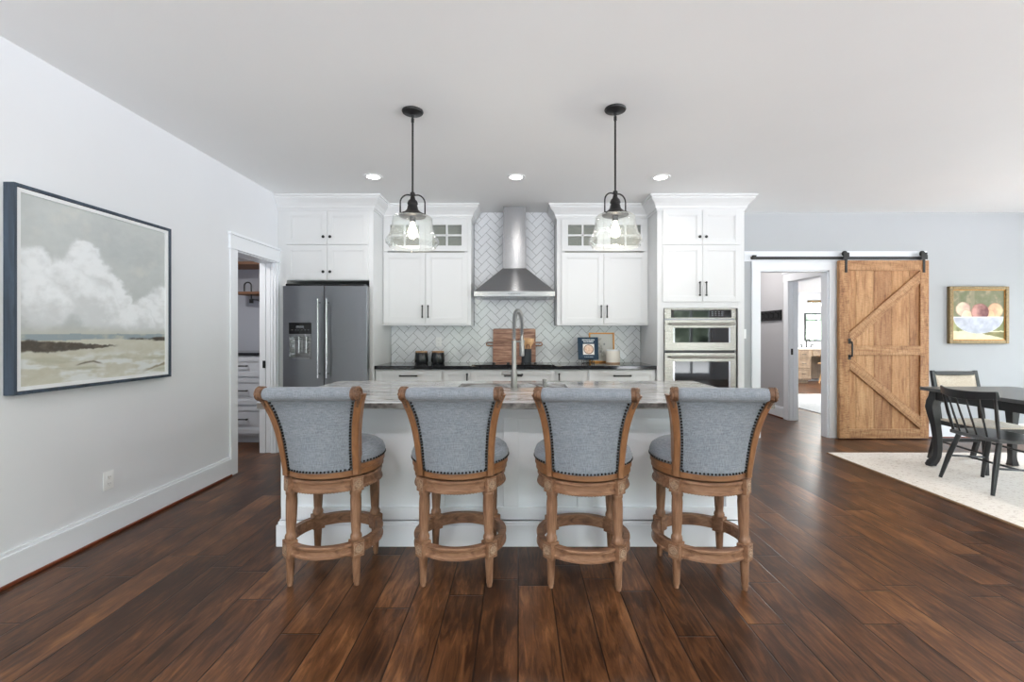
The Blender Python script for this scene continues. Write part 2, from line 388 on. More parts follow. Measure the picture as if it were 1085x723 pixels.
M['black_plastic'] = plain('black_plastic', rgb(20, 20, 22), .25, .1)
M['grey_plastic'] = plain('grey_plastic', rgb(105, 108, 114), .35, .05)
M['white_plastic'] = plain('white_plastic', rgb(238, 239, 240), .35, .01)
M['stool_wood'] = wood('limed_oak_stool', (rgb(84, 58, 42), rgb(128, 92, 68), rgb(156, 120, 94)), 2, 34, .5, 7, .25)
M['stool_wood_h'] = wood('limed_oak_stool_across', (rgb(84, 58, 42), rgb(128, 92, 68), rgb(156, 120, 94)), 0, 34, .5, 7, .25)
M['stool_oak'] = wood('warm_oak_stool_seat_rim', (rgb(116, 78, 50), rgb(154, 108, 72)), 0, 30, .42, 8)
M['stool_post'] = wood('warm_oak_stool_post', (rgb(112, 76, 50), rgb(150, 106, 72)), 2, 30, .42, 8)
M['scroll'] = wood('carved_oak_scroll', (rgb(62, 40, 28), rgb(128, 92, 66)), 0, 60, .5, 2)
M['rosette'] = plain('pale_carved_rosette', rgb(152, 126, 104), .5, .4, 160)
M['fabric'] = fabric_mat('blue_grey_linen', rgb(106, 112, 121), rgb(146, 151, 159))
M['nail'] = plain('dark_nailhead', rgb(34, 30, 30), .35, .1, metal=.7)
M['barn'] = wood('reclaimed_pine_upright', (rgb(140, 92, 54), rgb(178, 130, 86), rgb(196, 152, 108)), 2, 26, .6, 9, .8, saw=.45)
M['barn_b'] = wood('reclaimed_pine_dark_board', (rgb(122, 78, 46), rgb(164, 116, 76), rgb(186, 142, 100)), 2, 26, .6, 9, .95, saw=.6)
M['barn_c'] = wood('reclaimed_pine_pale_board', (rgb(150, 102, 62), rgb(188, 142, 98), rgb(206, 164, 120)), 2, 22, .6, 7, .9, saw=.5)
M['barn_h'] = wood('reclaimed_pine_across', (rgb(134, 88, 52), rgb(174, 128, 86), rgb(196, 154, 112)), 0, 24, .6, 7, .95, saw=.9)
M['barn_v'] = wood('reclaimed_pine_stile', (rgb(132, 86, 52), rgb(172, 124, 82), rgb(194, 152, 108)), 2, 24, .6, 5, .95, saw=.9)
M['acacia'] = wood('acacia_board', (rgb(92, 56, 44), rgb(158, 112, 90), rgb(208, 166, 140)), 0, 30, .45, 7)
M['spoon'] = wood('pale_beech', (rgb(206, 156, 108), rgb(236, 196, 148)), 2, 40, .55, 8)
M['pantry_wood'] = wood('brown_pantry_shelf', (rgb(104, 70, 48), rgb(150, 106, 74)), 0, 20, .5)
M['vanity'] = wood('grey_oak_vanity', (rgb(120, 100, 82), rgb(160, 138, 114)), 2, 20, .5)
M['gold'] = plain('antique_gold_frame', rgb(128, 108, 74), .42, .3, 60, metal=.35)
M['bright_gold'] = plain('brass_frame', rgb(176, 122, 58), .3, .2, 60, metal=.6)
M['slate'] = wood('slate_blue_stained_frame', (rgb(40, 50, 62), rgb(66, 80, 96)), 2, 30, .5, 8)
M['liner'] = plain('white_canvas_liner', rgb(226, 228, 230), .6, .01)
M['paint'] = attr_mat('oil_painting', .6, .15)
M['print'] = attr_mat('printed_cover', .35)
M['table_black'] = plain('black_painted_wood', rgb(38, 39, 42), .30, .12, 30)
M['table_top'] = plain('black_wood_sheen_top', rgb(84, 86, 88), .28, .12, 20)  # black wood lightened to grey: window sheen put into the colour
M['cream'] = fabric_mat('cream_woven_seat', rgb(205, 190, 170), rgb(236, 226, 210))
M['rug'] = rug_mat('cream_wool_rug', rgb(226, 219, 210), rgb(176, 160, 146), 34)
M['rug_edge'] = plain('jute_rug_binding', rgb(140, 112, 86), .9, .15, 60)
M['bath_rug'] = rug_mat('pale_bedroom_rug', rgb(222, 222, 220), rgb(190, 190, 190), 20)
M['glass'] = thin_glass('clear_window_glass')
M['shade_glass'] = thin_glass('clear_pendant_glass', (.97, .985, .985, 1), 1.6, .035, .05, .7)
M['seedy'] = thin_glass('cabinet_door_glass', (.80, .82, .78, 1), 1.5, .12)
M['cab_in'] = plain('cabinet_interior_paint', rgb(188, 188, 176), .5, .01)
M['mirror'] = plain('mirror_silver', (.92, .94, .94, 1), .01, 0, metal=1)
M['ceramic_black'] = plain('black_glazed_ceramic', rgb(34, 36, 40), .16, .1)
M['crock'] = plain('matte_slate_crock', rgb(48, 52, 58), .5, .1)
M['cork'] = wood('acacia_lid', (rgb(150, 110, 78), rgb(196, 158, 120)), 0, 60, .6)
M['candle'] = plain('ivory_candle_jar', rgb(236, 230, 220), .3, .01)
M['can_light'] = emit('downlight_lens', (1, .97, .92, 1), 14)
M['bulb'] = emit('lamp_bulb', (1, .86, .66, 1), 22)
M['bath_bulb'] = emit('vanity_bulb', (1, .93, .82, 1), 10)

# ------------------------------------------------------------------ structure
def wall_with_openings(mb, axis, d0, d1, a0, a1, z0, z1, openings):
    """openings: (a0, a1, z0, z1); axis 'x' = wall runs along x with thickness in y"""
    def B(p, q, r, s):
        if q-p < 1e-4 or s-r < 1e-4: return
        if axis == 'x': mb.box(p, q, d0, d1, r, s)
        else: mb.box(d0, d1, p, q, r, s)
    cur = a0
    for (p, q, r, s) in sorted(openings):
        B(cur, p, z0, z1); B(p, q, z0, r); B(p, q, s, z1); cur = q
    B(cur, a1, z0, z1)
    return mb
DL = (4.26, 4.98, 2.07)      # pantry doorway in the left wall
BO = (3.0, 3.857, 2.08)      # barn doorway in the back wall
HW = (5.95, 6.84, 2.07)      # bathroom doorway in the hall's right wall
struct('floor', MB().box(XL-2.3, 10, YN-.2, 13, -.1, 0), M['floor'])
struct('ceiling', MB().box(XL-.18, XR+.2, YN-.2, YB+.12, ZC, ZC+.1), M['ceiling'])
struct('wall_left', wall_with_openings(MB(), 'y', XL-.18, XL, YN, YB+.12, 0, ZC, [(DL[0], DL[1], 0, DL[2])]), M['wall'])
struct('wall_back', wall_with_openings(MB(), 'x', YB, YB+.12, XL, XR, 0, ZC, [(BO[0], BO[1], 0, BO[2])]), M['wall_gray'])
struct('wall_right', wall_with_openings(MB(), 'y', XR, XR+.2, YN, YB+.12, 0, ZC, [(a, b, WZ0, WZ1) for a, b in SIDE_WIN]), M['wall_gray'])
struct('wall_front', wall_with_openings(MB(), 'x', YN-.2, YN, XL-.18, XR+.2, 0, ZC, [(a, b, WZ0, WZ1) for a, b in REAR_WIN]), M['wall'])
# windows behind the camera and on the right wall
wn = 0
def window_unit(axis, d, a, b, z0, z1, bars=1):
    global wn; wn += 1
    f = MB()
    def B(p, q, r, s, t=.05):
        if axis == 'x': f.box(p, q, d-t, d+t, r, s)
        else: f.box(d-t, d+t, p, q, r, s)
    w = .06
    B(a, a+w, z0, z1); B(b-w, b, z0, z1); B(a, b, z0, z0+w); B(a, b, z1-w, z1); B(a, b, 1.95, 2.0, .04)
    for k in range(bars): c = a+(b-a)*(k+1)/(bars+1); B(c-.025, c+.025, z0, z1, .04)
    fo = struct('window_%d' % wn, f, M['trim'])
    g = MB()
    if axis == 'x': g.box(a+w, b-w, d-.004, d+.004, z0+w, z1-w)
    else: g.box(d-.004, d+.004, a+w, b-w, z0+w, z1-w)
    obj('pane', g, M['glass'], fo)
for a, b in REAR_WIN: window_unit('x', YN-.1, a, b, WZ0, WZ1, 1 if b-a > .5 else 0)
for a, b in SIDE_WIN: window_unit('y', XR+.1, a, b, WZ0, WZ1)
# pantry shell
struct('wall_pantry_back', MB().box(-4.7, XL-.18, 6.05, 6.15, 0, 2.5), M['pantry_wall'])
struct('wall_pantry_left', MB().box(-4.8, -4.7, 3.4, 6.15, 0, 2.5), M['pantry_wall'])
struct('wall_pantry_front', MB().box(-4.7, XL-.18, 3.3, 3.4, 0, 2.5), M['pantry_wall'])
struct('ceiling_pantry', MB().box(-4.8, XL-.18, 3.3, 6.15, 2.5, 2.6), M['ceiling'])
# hall and bedroom-suite shell beyond the barn doorway
HX = 4.04
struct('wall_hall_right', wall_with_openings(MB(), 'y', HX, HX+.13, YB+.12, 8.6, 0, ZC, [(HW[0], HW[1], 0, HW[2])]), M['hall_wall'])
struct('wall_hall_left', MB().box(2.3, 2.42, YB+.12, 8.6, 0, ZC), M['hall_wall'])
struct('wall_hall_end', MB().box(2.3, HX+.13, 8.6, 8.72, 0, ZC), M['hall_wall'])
struct('ceiling_hall', MB().box(2.3, HX+.13, YB+.12, 8.72, ZC, ZC+.1), M['ceiling'])
struct('wall_bath_back', MB().box(HX, 9.7, 12.6, 12.72, 0, 2.5), M['wall'])
struct('wall_bath_right', wall_with_openings(MB(), 'y', 9.5, 9.7, 5.9, 12.6, 0, 2.5, [(7.9, 11.3, .5, 2.3)]), M['wall'])
struct('wall_bath_left', MB().box(HX, HX+.13, 8.72, 12.6, 0, 2.5), M['wall'])
struct('wall_bath_front', MB().box(XR+.2, 9.7, 5.7, 5.9, 0, 2.5), M['wall'])
struct('wall_bath_side', MB().box(HX+.13, XR+.2, YB+.12, YB+.2, 0, 2.5), M['wall'])
struct('ceiling_bath', MB().box(HX+.13, 9.7, YB+.12, 12.72, 2.42, 2.52), M['ceiling'])
window_unit('y', 9.6, 7.9, 9.55, .5, 2.3); window_unit('y', 9.6, 9.65, 11.3, .5, 2.3)
struct('trim_12', MB().box(9.5, 9.7, 9.55, 9.65, .5, 2.3), M['trim'])

# baseboards
def base_profile(mb_, mbs, axis, d, sgn, a0, a1, h=.175, t=.018):
    def B(m, o0, o1, z0, z1):
        p, q = d+sgn*o0, d+sgn*o1
        if axis == 'y': m.box(min(p, q), max(p, q), a0, a1, z0, z1)
        else: m.box(a0, a1, min(p, q), max(p, q), z0, z1)
    B(mb_, 0, t, 0, h-.02); B(mb_, 0, t*.55, h-.02, h); B(mbs, t, t+.014, 0, .018)
b, s = MB(), MB(); base_profile(b, s, 'y', XL, 1, YN, DL[0]-.10)
struct('baseboard_left', b, M['trim'], bevel=.002); struct('trim_1', s, M['shoe'], bevel=.005)
b, s = MB(), MB(); base_profile(b, s, 'x', YB, -1, 4.03, XR)
base_profile(b, s, 'x', YB, -1, 2.475, BO[0]-.10)
struct('baseboard_back', b, M['trim'], bevel=.002); struct('trim_2', s, M['shoe'], bevel=.005)
b, s = MB(), MB(); base_profile(b, s, 'y', HX, -1, HW[1]+.12, 8.6); base_profile(b, s, 'x', 8.6, -1, 2.42, HX)
struct('baseboard_hall', b, M['trim']); struct('trim_3', s, M['shoe'])
# pantry doorway casing + jambs
c = MB()
c.box(XL, XL+.018, DL[0]-.10, DL[0], 0, DL[2]); c.box(XL, XL+.018, DL[1], DL[1]+.035, 0, DL[2])
c.box(XL, XL+.022, DL[0]-.115, DL[1]+.045, DL[2], DL[2]+.125); c.box(XL, XL+.035, DL[0]-.13, DL[1]+.045, DL[2]+.125, DL[2]+.15)
c.box(XL, XL+.028, DL[0]-.12, DL[1]+.045, DL[2]-.004, DL[2]+.012)
struct('trim_4', c, M['trim'], bevel=.002)
c = MB()
c.box(XL-.18, XL, DL[0]-.001, DL[0]+.012, 0, DL[2]); c.box(XL-.18, XL, DL[0], DL[1], DL[2]-.014, DL[2]+.001)
c.box(XL-.18, XL-.115, DL[1]-.016, DL[1]+.001, 0, DL[2]-.014); c.box(XL-.06, XL, DL[1]-.016, DL[1]+.001, 0, DL[2]-.014); c.box(XL-.115, XL-.06, DL[1]-.004, DL[1]+.001, 0, DL[2]-.014)
c.box(XL-.045, XL-.03, DL[1]-.024, DL[1]-.016, 0, DL[2]-.014); c.box(XL-.11, XL-.065, DL[1]-.012, DL[1]-.004, .01, DL[2]-.02)
struct('trim_5', c, M['trim'], bevel=.0015)
# barn doorway casing, track board
c = MB()
c.box(BO[0]-.105, BO[0], YB-.02, YB, 0, BO[2]); c.box(BO[1], BO[1]+.125, YB-.02, YB, 0, BO[2])
c.box(BO[0]-.105, BO[1]+.125, YB-.02, YB, BO[2], BO[2]+.11)
c.box(2.80, 5.06, YB-.025, YB, BO[2]+.11, 2.315)
struct('trim_6', c, M['trim'], bevel=.002)
c = MB(); c.box(BO[0]-.001, BO[0]+.014, YB, YB+.12, 0, BO[2]); c.box(BO[1]-.014, BO[1]+.001, YB, YB+.12, 0, BO[2]); c.box(BO[0], BO[1], YB, YB+.12, BO[2]-.014, BO[2]+.001)
struct('trim_7', c, M['trim'])
# bathroom doorway casing (on the hall's right wall)
c = MB()
c.box(HX-.018, HX, HW[1], HW[1]+.11, 0, HW[2]); c.box(HX-.018, HX, HW[0]-.11, HW[0], 0, HW[2])
c.box(HX-.022, HX, HW[0]-.12, HW[1]+.12, HW[2], HW[2]+.12); c.box(HX-.034, HX, HW[0]-.13, HW[1]+.13, HW[2]+.12, HW[2]+.145)
c.box(HX, HX+.13, HW[1]-.012, HW[1]+.001, 0, HW[2]); c.box(HX, HX+.13, HW[0]-.001, HW[0]+.012, 0, HW[2]); c.box(HX, HX+.13, HW[0], HW[1], HW[2]-.012, HW[2]+.001)
c.box(HX+.05, HX+.075, HW[1]-.022, HW[1]-.012, 0, HW[2]-.012)
struct('trim_8', c, M['trim'], bevel=.0015)

# backsplash: 45-degree herringbone, clipped to the kitchen wall
def backsplash():
    x0, x1, z0, z1 = -1.575, 1.515, .94, 2.66
    struct('wall_backsplash_grout', MB().box(x0, x1, YB-.006, YB, z0-.02, ZC), M['grout'])
    Lt, Wt, g = .160, .080, .0034
    bm = bmesh.new(); R = Matrix.Rotation(math.radians(45), 2)
    def quad(ax, az, w, h):
        pts = [(ax+g/2, az+g/2), (ax+w-g/2, az+g/2), (ax+w-g/2, az+h-g/2), (ax+g/2, az+h-g/2)]
        P = [R @ Vector(p) for p in pts]
        if max(p.x for p in P) < x0 or min(p.x for p in P) > x1 or max(p.y for p in P) < z0 or min(p.y for p in P) > ZC: return
        f = bm.faces.new([bm.verts.new((p.x, YB-.011, p.y)) for p in P])
    n = 60
    # lattice vectors for 2:1 herringbone: (1,1) and (2,-2) in tile widths
    for i in range(-n, n):
        for j in range(-n, n):
            ox = (i*1 + j*2)*Wt; oz = (i*1 - j*2)*Wt
            quad(ox, oz, 2*Wt, Wt)          # lying tile
            quad(ox, oz+Wt, Wt, 2*Wt)       # standing tile
    for co, no in (((x0, 0, 0), (-1, 0, 0)), ((x1, 0, 0), (1, 0, 0)), ((0, 0, z0), (0, 0, -1)), ((0, 0, ZC-.003), (0, 0, 1))):
        bmesh.ops.bisect_plane(bm, geom=bm.verts[:]+bm.edges[:]+bm.faces[:], plane_co=co, plane_no=no, clear_outer=True)
    for f in bm.faces:
        if f.normal.y > 0: f.normal_flip()
    ret = bmesh.ops.extrude_face_region(bm, geom=bm.faces[:])
    vs = [v for v in ret['geom'] if isinstance(v, bmesh.types.BMVert)]
    bmesh.ops.translate(bm, verts=vs, vec=(0, -.0, 0))
    for v in bm.verts:
        pass
    for v in bm.verts:
        if v not in vs: v.co.y = YB-.004
    mb = MB(); mb.bm.free(); mb.bm = bm
    struct('wall_backsplash', mb, M['tile'])
backsplash()
e = MB(); e.box(-.552, -.545, YB-.016, YB-.004, 1.39, 2.66); e.box(.449, .456, YB-.016, YB-.004, 1.39, 2.66)
struct('trim_9', e, M['grey_plastic'])

# ------------------------------------------------------------------ cabinetry
def shaker(mb, x0, x1, z0, z1, y, t=.02, rail=.055, rec=.009):
    """door slab whose back lies on plane y, facing -y"""
    mb.box(x0, x0+rail, y-t, y, z0, z1); mb.box(x1-rail, x1, y-t, y, z0, z1)
    mb.box(x0+rail, x1-rail, y-t, y, z0, z0+rail); mb.box(x0+rail, x1-rail, y-t, y, z1-rail, z1)
    mb.box(x0+rail, x1-rail, y-t+rec, y, z0+rail, z1-rail)
    # small inner step
    q = .010
    for a in ((x0+rail, x0+rail+q, z0+rail, z1-rail), (x1-rail-q, x1-rail, z0+rail, z1-rail), (x0+rail+q, x1-rail-q, z0+rail, z0+rail+q), (x0+rail+q, x1-rail-q, z1-rail-q, z1-rail)):
        mb.box(a[0], a[1], y-t+rec*.45, y-t+rec, a[2], a[3])
    return mb
def door(name, parent, x0, x1, z0, z1, y, **k):
    return obj(name, shaker(MB(), x0, x1, z0, z1, y, **k), M['cab'], parent, bevel=.0012)
def bar_handle(parent, x, z0, z1, y, vertical=True, m='black', r=.005, stand=.028, name='handle'):
    mb = MB()
    if vertical:
        r = r*1.35; mb.tube([(x, y-stand, z0), (x, y-stand, z1)], r, 8)
        for z in (z0+.012, z1-.012): mb.tube([(x, y, z), (x, y-stand, z)], r*.9, 8); mb.sphere((x, y-stand, z), r*1.5, u=8, v=6)
    else:
        r = r*1.2; mb.tube([(z0, y-stand, x), (z1, y-stand, x)], r, 8)
        for q in (z0+.012, z1-.012): mb.tube([(q, y, x), (q, y-stand, x)], r*.9, 8); mb.sphere((q, y-stand, x), r*1.5, u=8, v=6)
    return obj(name, mb, M[m], parent, smooth=True)
def knob(parent, x, z, y):
    return obj('knob', MB().lathe([(.006, 0), (.006, .014), (.015, .018), (.016, .024), (.012, .028), (0, .029)], (x, y, z), 16, 'y'), M['black'], parent, smooth=True)
CROWN = [(0, 0), (.012, 0), (.012, .018), (.022, .022), (.026, .045), (.045, .075), (.075, .105), (.085, .12), (.085, .135), (.1, .14), (.1, .16), (0, .16)]
def crown(parent, x0, x1, yf, zt, lret, rret, sc=1.0, yb=YB-.012):
    zb = zt-.16*sc; lines = []
    for o, h in CROWN:
        o *= sc; z = zb+h*sc; p = []
        if lret is not None: p.append((x0-o, lret, z))
        p.append((x0-(o if lret is not None else 0), yf-o, z)); p.append((x1+(o if rret is not None else 0), yf-o, z))
        if rret is not None: p.append((x1+o, rret, z))
        lines.append(p)
    mb = MB().strip(lines)
    return obj('crown_molding', mb, M['cab'], parent)
YT = 5.01; YU = 5.37        # fronts of tall and wall cabinets
# refrigerator tower
t = thing('tall_cabinet', 'white tall cabinet surround with two rows of small doors above the fridge', 'cabinet', (-2.08, YT, 0))
mb = MB(); mb.box(-2.6195, -2.53, YT, YB, 0, 2.66); mb.box(-1.625, -1.58, YT, YB, 0, 2.66); mb.box(-2.53, -1.625, YT, YB, 1.875, 2.66)
mb.box(-2.6195, -1.58, YT+.001, YB-.02, 2.66, 2.797)
obj('body', mb, M['cab'], t, bevel=.001)
for (x0, x1) in ((-2.526, -2.079), (-2.075, -1.629)):
    for (z0, z1, kz) in ((2.265, 2.628, 2.345), (1.885, 2.255, 1.965)):
        d = door('door', t, x0, x1, z0, z1, YT)
        knob(d, (-2.079-.035) if x0 < -2.3 else (-2.075+.035), kz, YT-.02)
crown(t, -2.6195, -1.58, YT, 2.798, None, YU-.02)
# oven tower
t = thing('tall_cabinet', 'white tall cabinet housing the double wall oven', 'cabinet', (2.0, YT, 0))
mb = MB(); X0, X1 = 1.52, 2.47
mb.box(X0, X0+.07, YT, YB-.012, 0, 2.797); mb.box(X1-.07, X1, YT, YB-.012, 0, 2.797); mb.box(X0+.07, X1-.07, YT, YB-.012, 1.572, 2.797)
mb.box(X0+.07, X1-.07, YT, YB-.012, 0, .44)
obj('body', mb, M['cab'], t, bevel=.001)
for (x0, x1) in ((1.575, 2.003), (2.007, 2.42)):
    inner = 1.97 if x0 < 1.9 else 2.04
    d = door('door', t, x0, x1, 2.265, 2.638, YT); knob(d, inner, 2.345, YT-.02)
    d = door('door', t, x0, x1, 1.64, 2.252, YT); bar_handle(d, inner, 1.70, 1.86, YT-.02)
d = door('drawer', t, 1.575, 2.42, .12, .42, YT); bar_handle(d, .27, 1.9, 2.1, YT-.02, False)
crown(t, X0, X1, YT, 2.798, YU-.02, YB-.02)
# wall cabinets with glazed top row
def wall_cabinet(label, X0, X1, dl, mid, dr, lret, rret, hb):
    t = thing('wall_cabinet', label, 'cabinet', ((X0+X1)/2, YU, 1.39))
    mb = MB(); mb.box(X0, X1, YU, YB-.012, 1.405, 2.245)
    # glazed compartment: shell with openings
    mb.box(X0, X1, YB-.05, YB-.012, 2.245, 2.797); mb.box(X0, X1, YU, YB-.012, 2.60, 2.797); mb.box(X0, dl+.04, YU, YB-.05, 2.245, 2.60); mb.box(dr-.04, X1, YU, YB-.05, 2.245, 2.60)
    mb.box(X0-.0, X1+.0, YU-.012, YB-.012, 1.39, 1.407)
    obj('body', mb, M['cab'], t, bevel=.001)
    for i, (a, b) in enumerate(((dl, mid-.002), (mid+.002, dr))):
        d = door('door', t, a, b, 1.412, 2.238, YU, rail=.06)
        hx = mid-.034 if i == 0 else mid+.034
        bar_handle(d, hx, 1.475, 1.625, YU-.02)
        g = MB(); z0, z1 = 2.256, 2.628; r = .055
        g.box(a, a+r, YU-.02, YU, z0, z1); g.box(b-r, b, YU-.02, YU, z0, z1); g.box(a+r, b-r, YU-.02, YU, z0, z0+r+.01); g.box(a+r, b-r, YU-.02, YU, z1-r-.01, z1)
        # only the inner half is glazed as a small four-pane light set beside a solid stile
        pa, pb = (a+r+.02, b-r-.02)
        g.box(a+r, pa, YU-.016, YU, z0+r, z1-r); g.box(pb, b-r, YU-.016, YU, z0+r, z1-r)
        c = (pa+pb)/2; zc = (z0+z1)/2
        g.box(c-.011, c+.011, YU-.018, YU-.002, z0+r, z1-r); g.box(pa, pb, YU-.018, YU-.002, zc-.011, zc+.011)
        gd = obj('glazed_door', g, M['cab'], t, bevel=.0012)
        obj('pane', MB().box(pa, pb, YU-.010, YU-.006, z0+r, z1-r), M['seedy'], gd)
    obj('interior_back', MB().box(dl+.041, dr-.041, YB-.056, YB-.051, 2.25, 2.6), M['cab_in'], t)
    crown(t, X0, X1, YU, 2.798, lret, rret)
wall_cabinet('white wall cabinet left of the range hood, four-pane glass doors on top', -1.58, -.55, -1.569, -1.08, -.586, None, YB-.03, 1)
wall_cabinet('white wall cabinet right of the range hood, four-pane glass doors on top', .453, 1.52, .508, 1.0, 1.505, YB-.03, None, 1)

# base cabinets
YC = 5.07
def base_cabinet(label, X0, X1, kind):
    t = thing('base_cabinet', label, 'cabinet', ((X0+X1)/2, YC, 0), None)
    mb = MB(); mb.box(X0+.0005, X1-.0005, YC, YB-.012, .1, .898); mb.box(X0+.0005, X1-.0005, YC+.06, YB-.012, 0, .1)
    obj('body', mb, M['cab'], t)
    g = .012
    if kind == 'drawers':
        for z0, z1 in ((.715, .885), (.42, .70), (.12, .405)):
            d = door('drawer', t, X0+g, X1-g, z0, z1, YC, rail=.045)
            c = (X0+X1)/2; bar_handle(d, (z0+z1)/2+.03 if z0 > .7 else z1-.07, c-.10, c+.10, YC-.02, False, r=.006)
    else:
        d = door('door', t, X0+g, X1-g, .12, .885, YC, rail=.045)
        hx = X1-.035 if kind == 'rhand' else X0+.035
        bar_handle(d, hx, .74, .86, YC-.02, r=.006)
base_cabinet('white drawer cabinet under the black canisters', -1.575, -.835, 'drawers')
base_cabinet('narrow white cabinet just left of the cooktop drawers', -.835, -.525, 'rhand')
base_cabinet('wide white drawer cabinet below the cooktop', -.525, .415, 'drawers')
base_cabinet('narrow white cabinet just right of the cooktop drawers', .415, .77, 'lhand')
base_cabinet('white drawer cabinet under the blue cookbook and candle', .77, 1.515, 'drawers')
mb = MB(); mb.box(-1.578, 1.518, 5.03, YB-.012, .90, .94, .004); 
tag(obj('black_countertop', mb, M['black_stone']), 'polished black stone countertop along the tiled back wall', 'countertop')
# cooktop
t = thing('cooktop', 'low black cooktop set into the back counter below the hood', 'cooktop', (-.055, 5.3, .94))
obj('glass_plate', MB().box(-.51, .40, 5.035, 5.43, .9402, .952, .003), M['black_glass'], t)
for x in (-.22, -.06, .10, .24): obj('knob', MB().lathe([(.017, 0), (.017, .014), (.012, .02), (0, .021)], (x-.05, 5.10, .952), 14), M['black'], t, smooth=True)
for x, y in ((-.33, 5.33), (-.33, 5.15), (.22, 5.33), (.22, 5.15)): obj('burner', MB().lathe([(.075, 0), (.075, .0015), (.07, .0018), (0, .0018)], (x, y, .952), 28), M['grey_plastic'], t)
# hood
t = thing('range_hood', 'stainless steel chimney range hood on the tiled wall', 'range hood', (-.04, 5.4, 1.72))
mb = MB(); xc = -.043; yb = YB-.012
def frus(mb, x0, x1, y0, z0, X0, X1, Y0, z1, yb=yb):
    lo = [(x0, y0, z0), (x1, y0, z0), (x1, yb, z0), (x0, yb, z0)]; hi = [(X0, Y0, z1), (X1, Y0, z1), (X1, yb, z1), (X0, yb, z1)]
    A = [mb.bm.verts.new(p) for p in lo]; B = [mb.bm.verts.new(p) for p in hi]
    for k in range(4): mb.bm.faces.new((A[k], A[(k+1) % 4], B[(k+1) % 4], B[k]))
    mb.bm.faces.new(A[::-1]); mb.bm.faces.new(B)
frus(mb, xc-.457, xc+.457, 5.2, 1.775, xc-.138, xc+.138, 5.415, 2.065)
obj('canopy', mb, M['steel_v'], t)
obj('rim', MB().box(xc-.462, xc+.462, 5.193, yb, 1.715, 1.775, .004), M['steel'], t)
mb = MB(); mb.box(xc-.137, xc+.137, 5.418, yb, 2.065, 2.43); mb.box(xc-.131, xc+.131, 5.424, yb, 2.43, 2.798)
obj('chimney', mb, M['steel_v'], t, bevel=.002)
mb = MB()
for k in range(26): x = xc-.38+k*.03; mb.box(x, x+.018, 5.22, 5.66, 1.706, 1.714)
obj('baffle_filter', mb, M['steel_dark'], t)
mb = MB()
for k in range(5): mb.lathe([(.008, 0), (.008, .004), (0, .005)], (xc-.06+k*.03, 5.193, 1.745), 10, 'y')
obj('button', mb, M['grey_plastic'], t)

# refrigerator
t = thing('refrigerator', 'dark stainless french door refrigerator with water dispenser', 'refrigerator', (-2.06, 4.86, 0))
YF = 4.86
obj('body', MB().box(-2.49, -1.632, YF+.075, 5.62, .02, 1.80), M['black_plastic'], t)
obj('top_hinge_cover', MB().box(-2.48, -1.64, YF+.03, 5.3, 1.80, 1.825, .004), M['black_plastic'], t)
xs = -2.054
dl = MB(); 
dl.box(-2.492, -2.43, YF, YF+.07, .66, 1.80); dl.box(-2.19, xs-.003, YF, YF+.07, .66, 1.80); dl.box(-2.43, -2.19, YF, YF+.07, .66, 1.02); dl.box(-2.43, -2.19, YF, YF+.07, 1.41, 1.80)
dl = obj('door', dl, M['steel_dark'], t)
dr = obj('door', MB().box(xs+.003, -1.60, YF, YF+.07, .66, 1.80, .006), M['steel_dark'], t)
fz = obj('freezer_drawer', MB().box(-2.492, -1.60, YF, YF+.07, .06, .645, .006), M['steel_dark'], t)
def pro_handle(p, x, z0, z1, y, m='chrome', r=.011):
    mb = MB().tube([(x, y-.06, z0), (x, y-.06, z1)], r, 14)
    for z in (z0+.04, z1-.04): mb.tube([(x, y, z), (x, y-.06, z)], r*.8, 10)
    return obj('handle', mb, M[m], p, smooth=True)
pro_handle(dl, xs-.045, .83, 1.66, YF); pro_handle(dr, xs+.045, .83, 1.66, YF)
mb = MB().tube([(-2.45, YF-.06, .56), (-1.64, YF-.06, .56)], .011, 12)
for x in (-2.4, -1.7): mb.tube([(x, YF, .56), (x, YF-.06, .56)], .009, 8)
obj('handle', mb, M['chrome'], fz, smooth=True)
dp = obj('water_dispenser', MB().box(-2.428, -2.192, YF-.002, YF+.01, 1.29, 1.408, .002), M['black_glass'], dl)
mb = MB(); mb.box(-2.428, -2.192, YF+.055, YF+.069, 1.02, 1.29); mb.box(-2.428, -2.418, YF-.003, YF+.06, 1.02, 1.29); mb.box(-2.202, -2.192, YF-.003, YF+.06, 1.02, 1.29); mb.box(-2.418, -2.202, YF-.012, YF+.06, 1.02, 1.04)
mb.box(-2.37, -2.33, YF+.02, YF+.055, 1.08, 1.27, .006); mb.box(-2.29, -2.25, YF+.02, YF+.055, 1.08, 1.27, .006); mb.box(-2.418, -2.202, YF-.002, YF+.06, 1.265, 1.29)
obj('dispenser_niche', mb, M['steel'], dp)
mb = MB()
for k in range(6): mb.box(-2.40+k*.034, -2.385+k*.034, YF-.0028, YF-.0015, 1.33, 1.335)
mb.box(-2.35, -2.27, YF-.0028, YF-.0015, 1.355, 1.375)
obj('display_marks', mb, M['grey_plastic'], dp)
obj('badge', MB().box(-1.80, -1.70, YF-.002, YF, .70, .712), M['chrome'], dr)

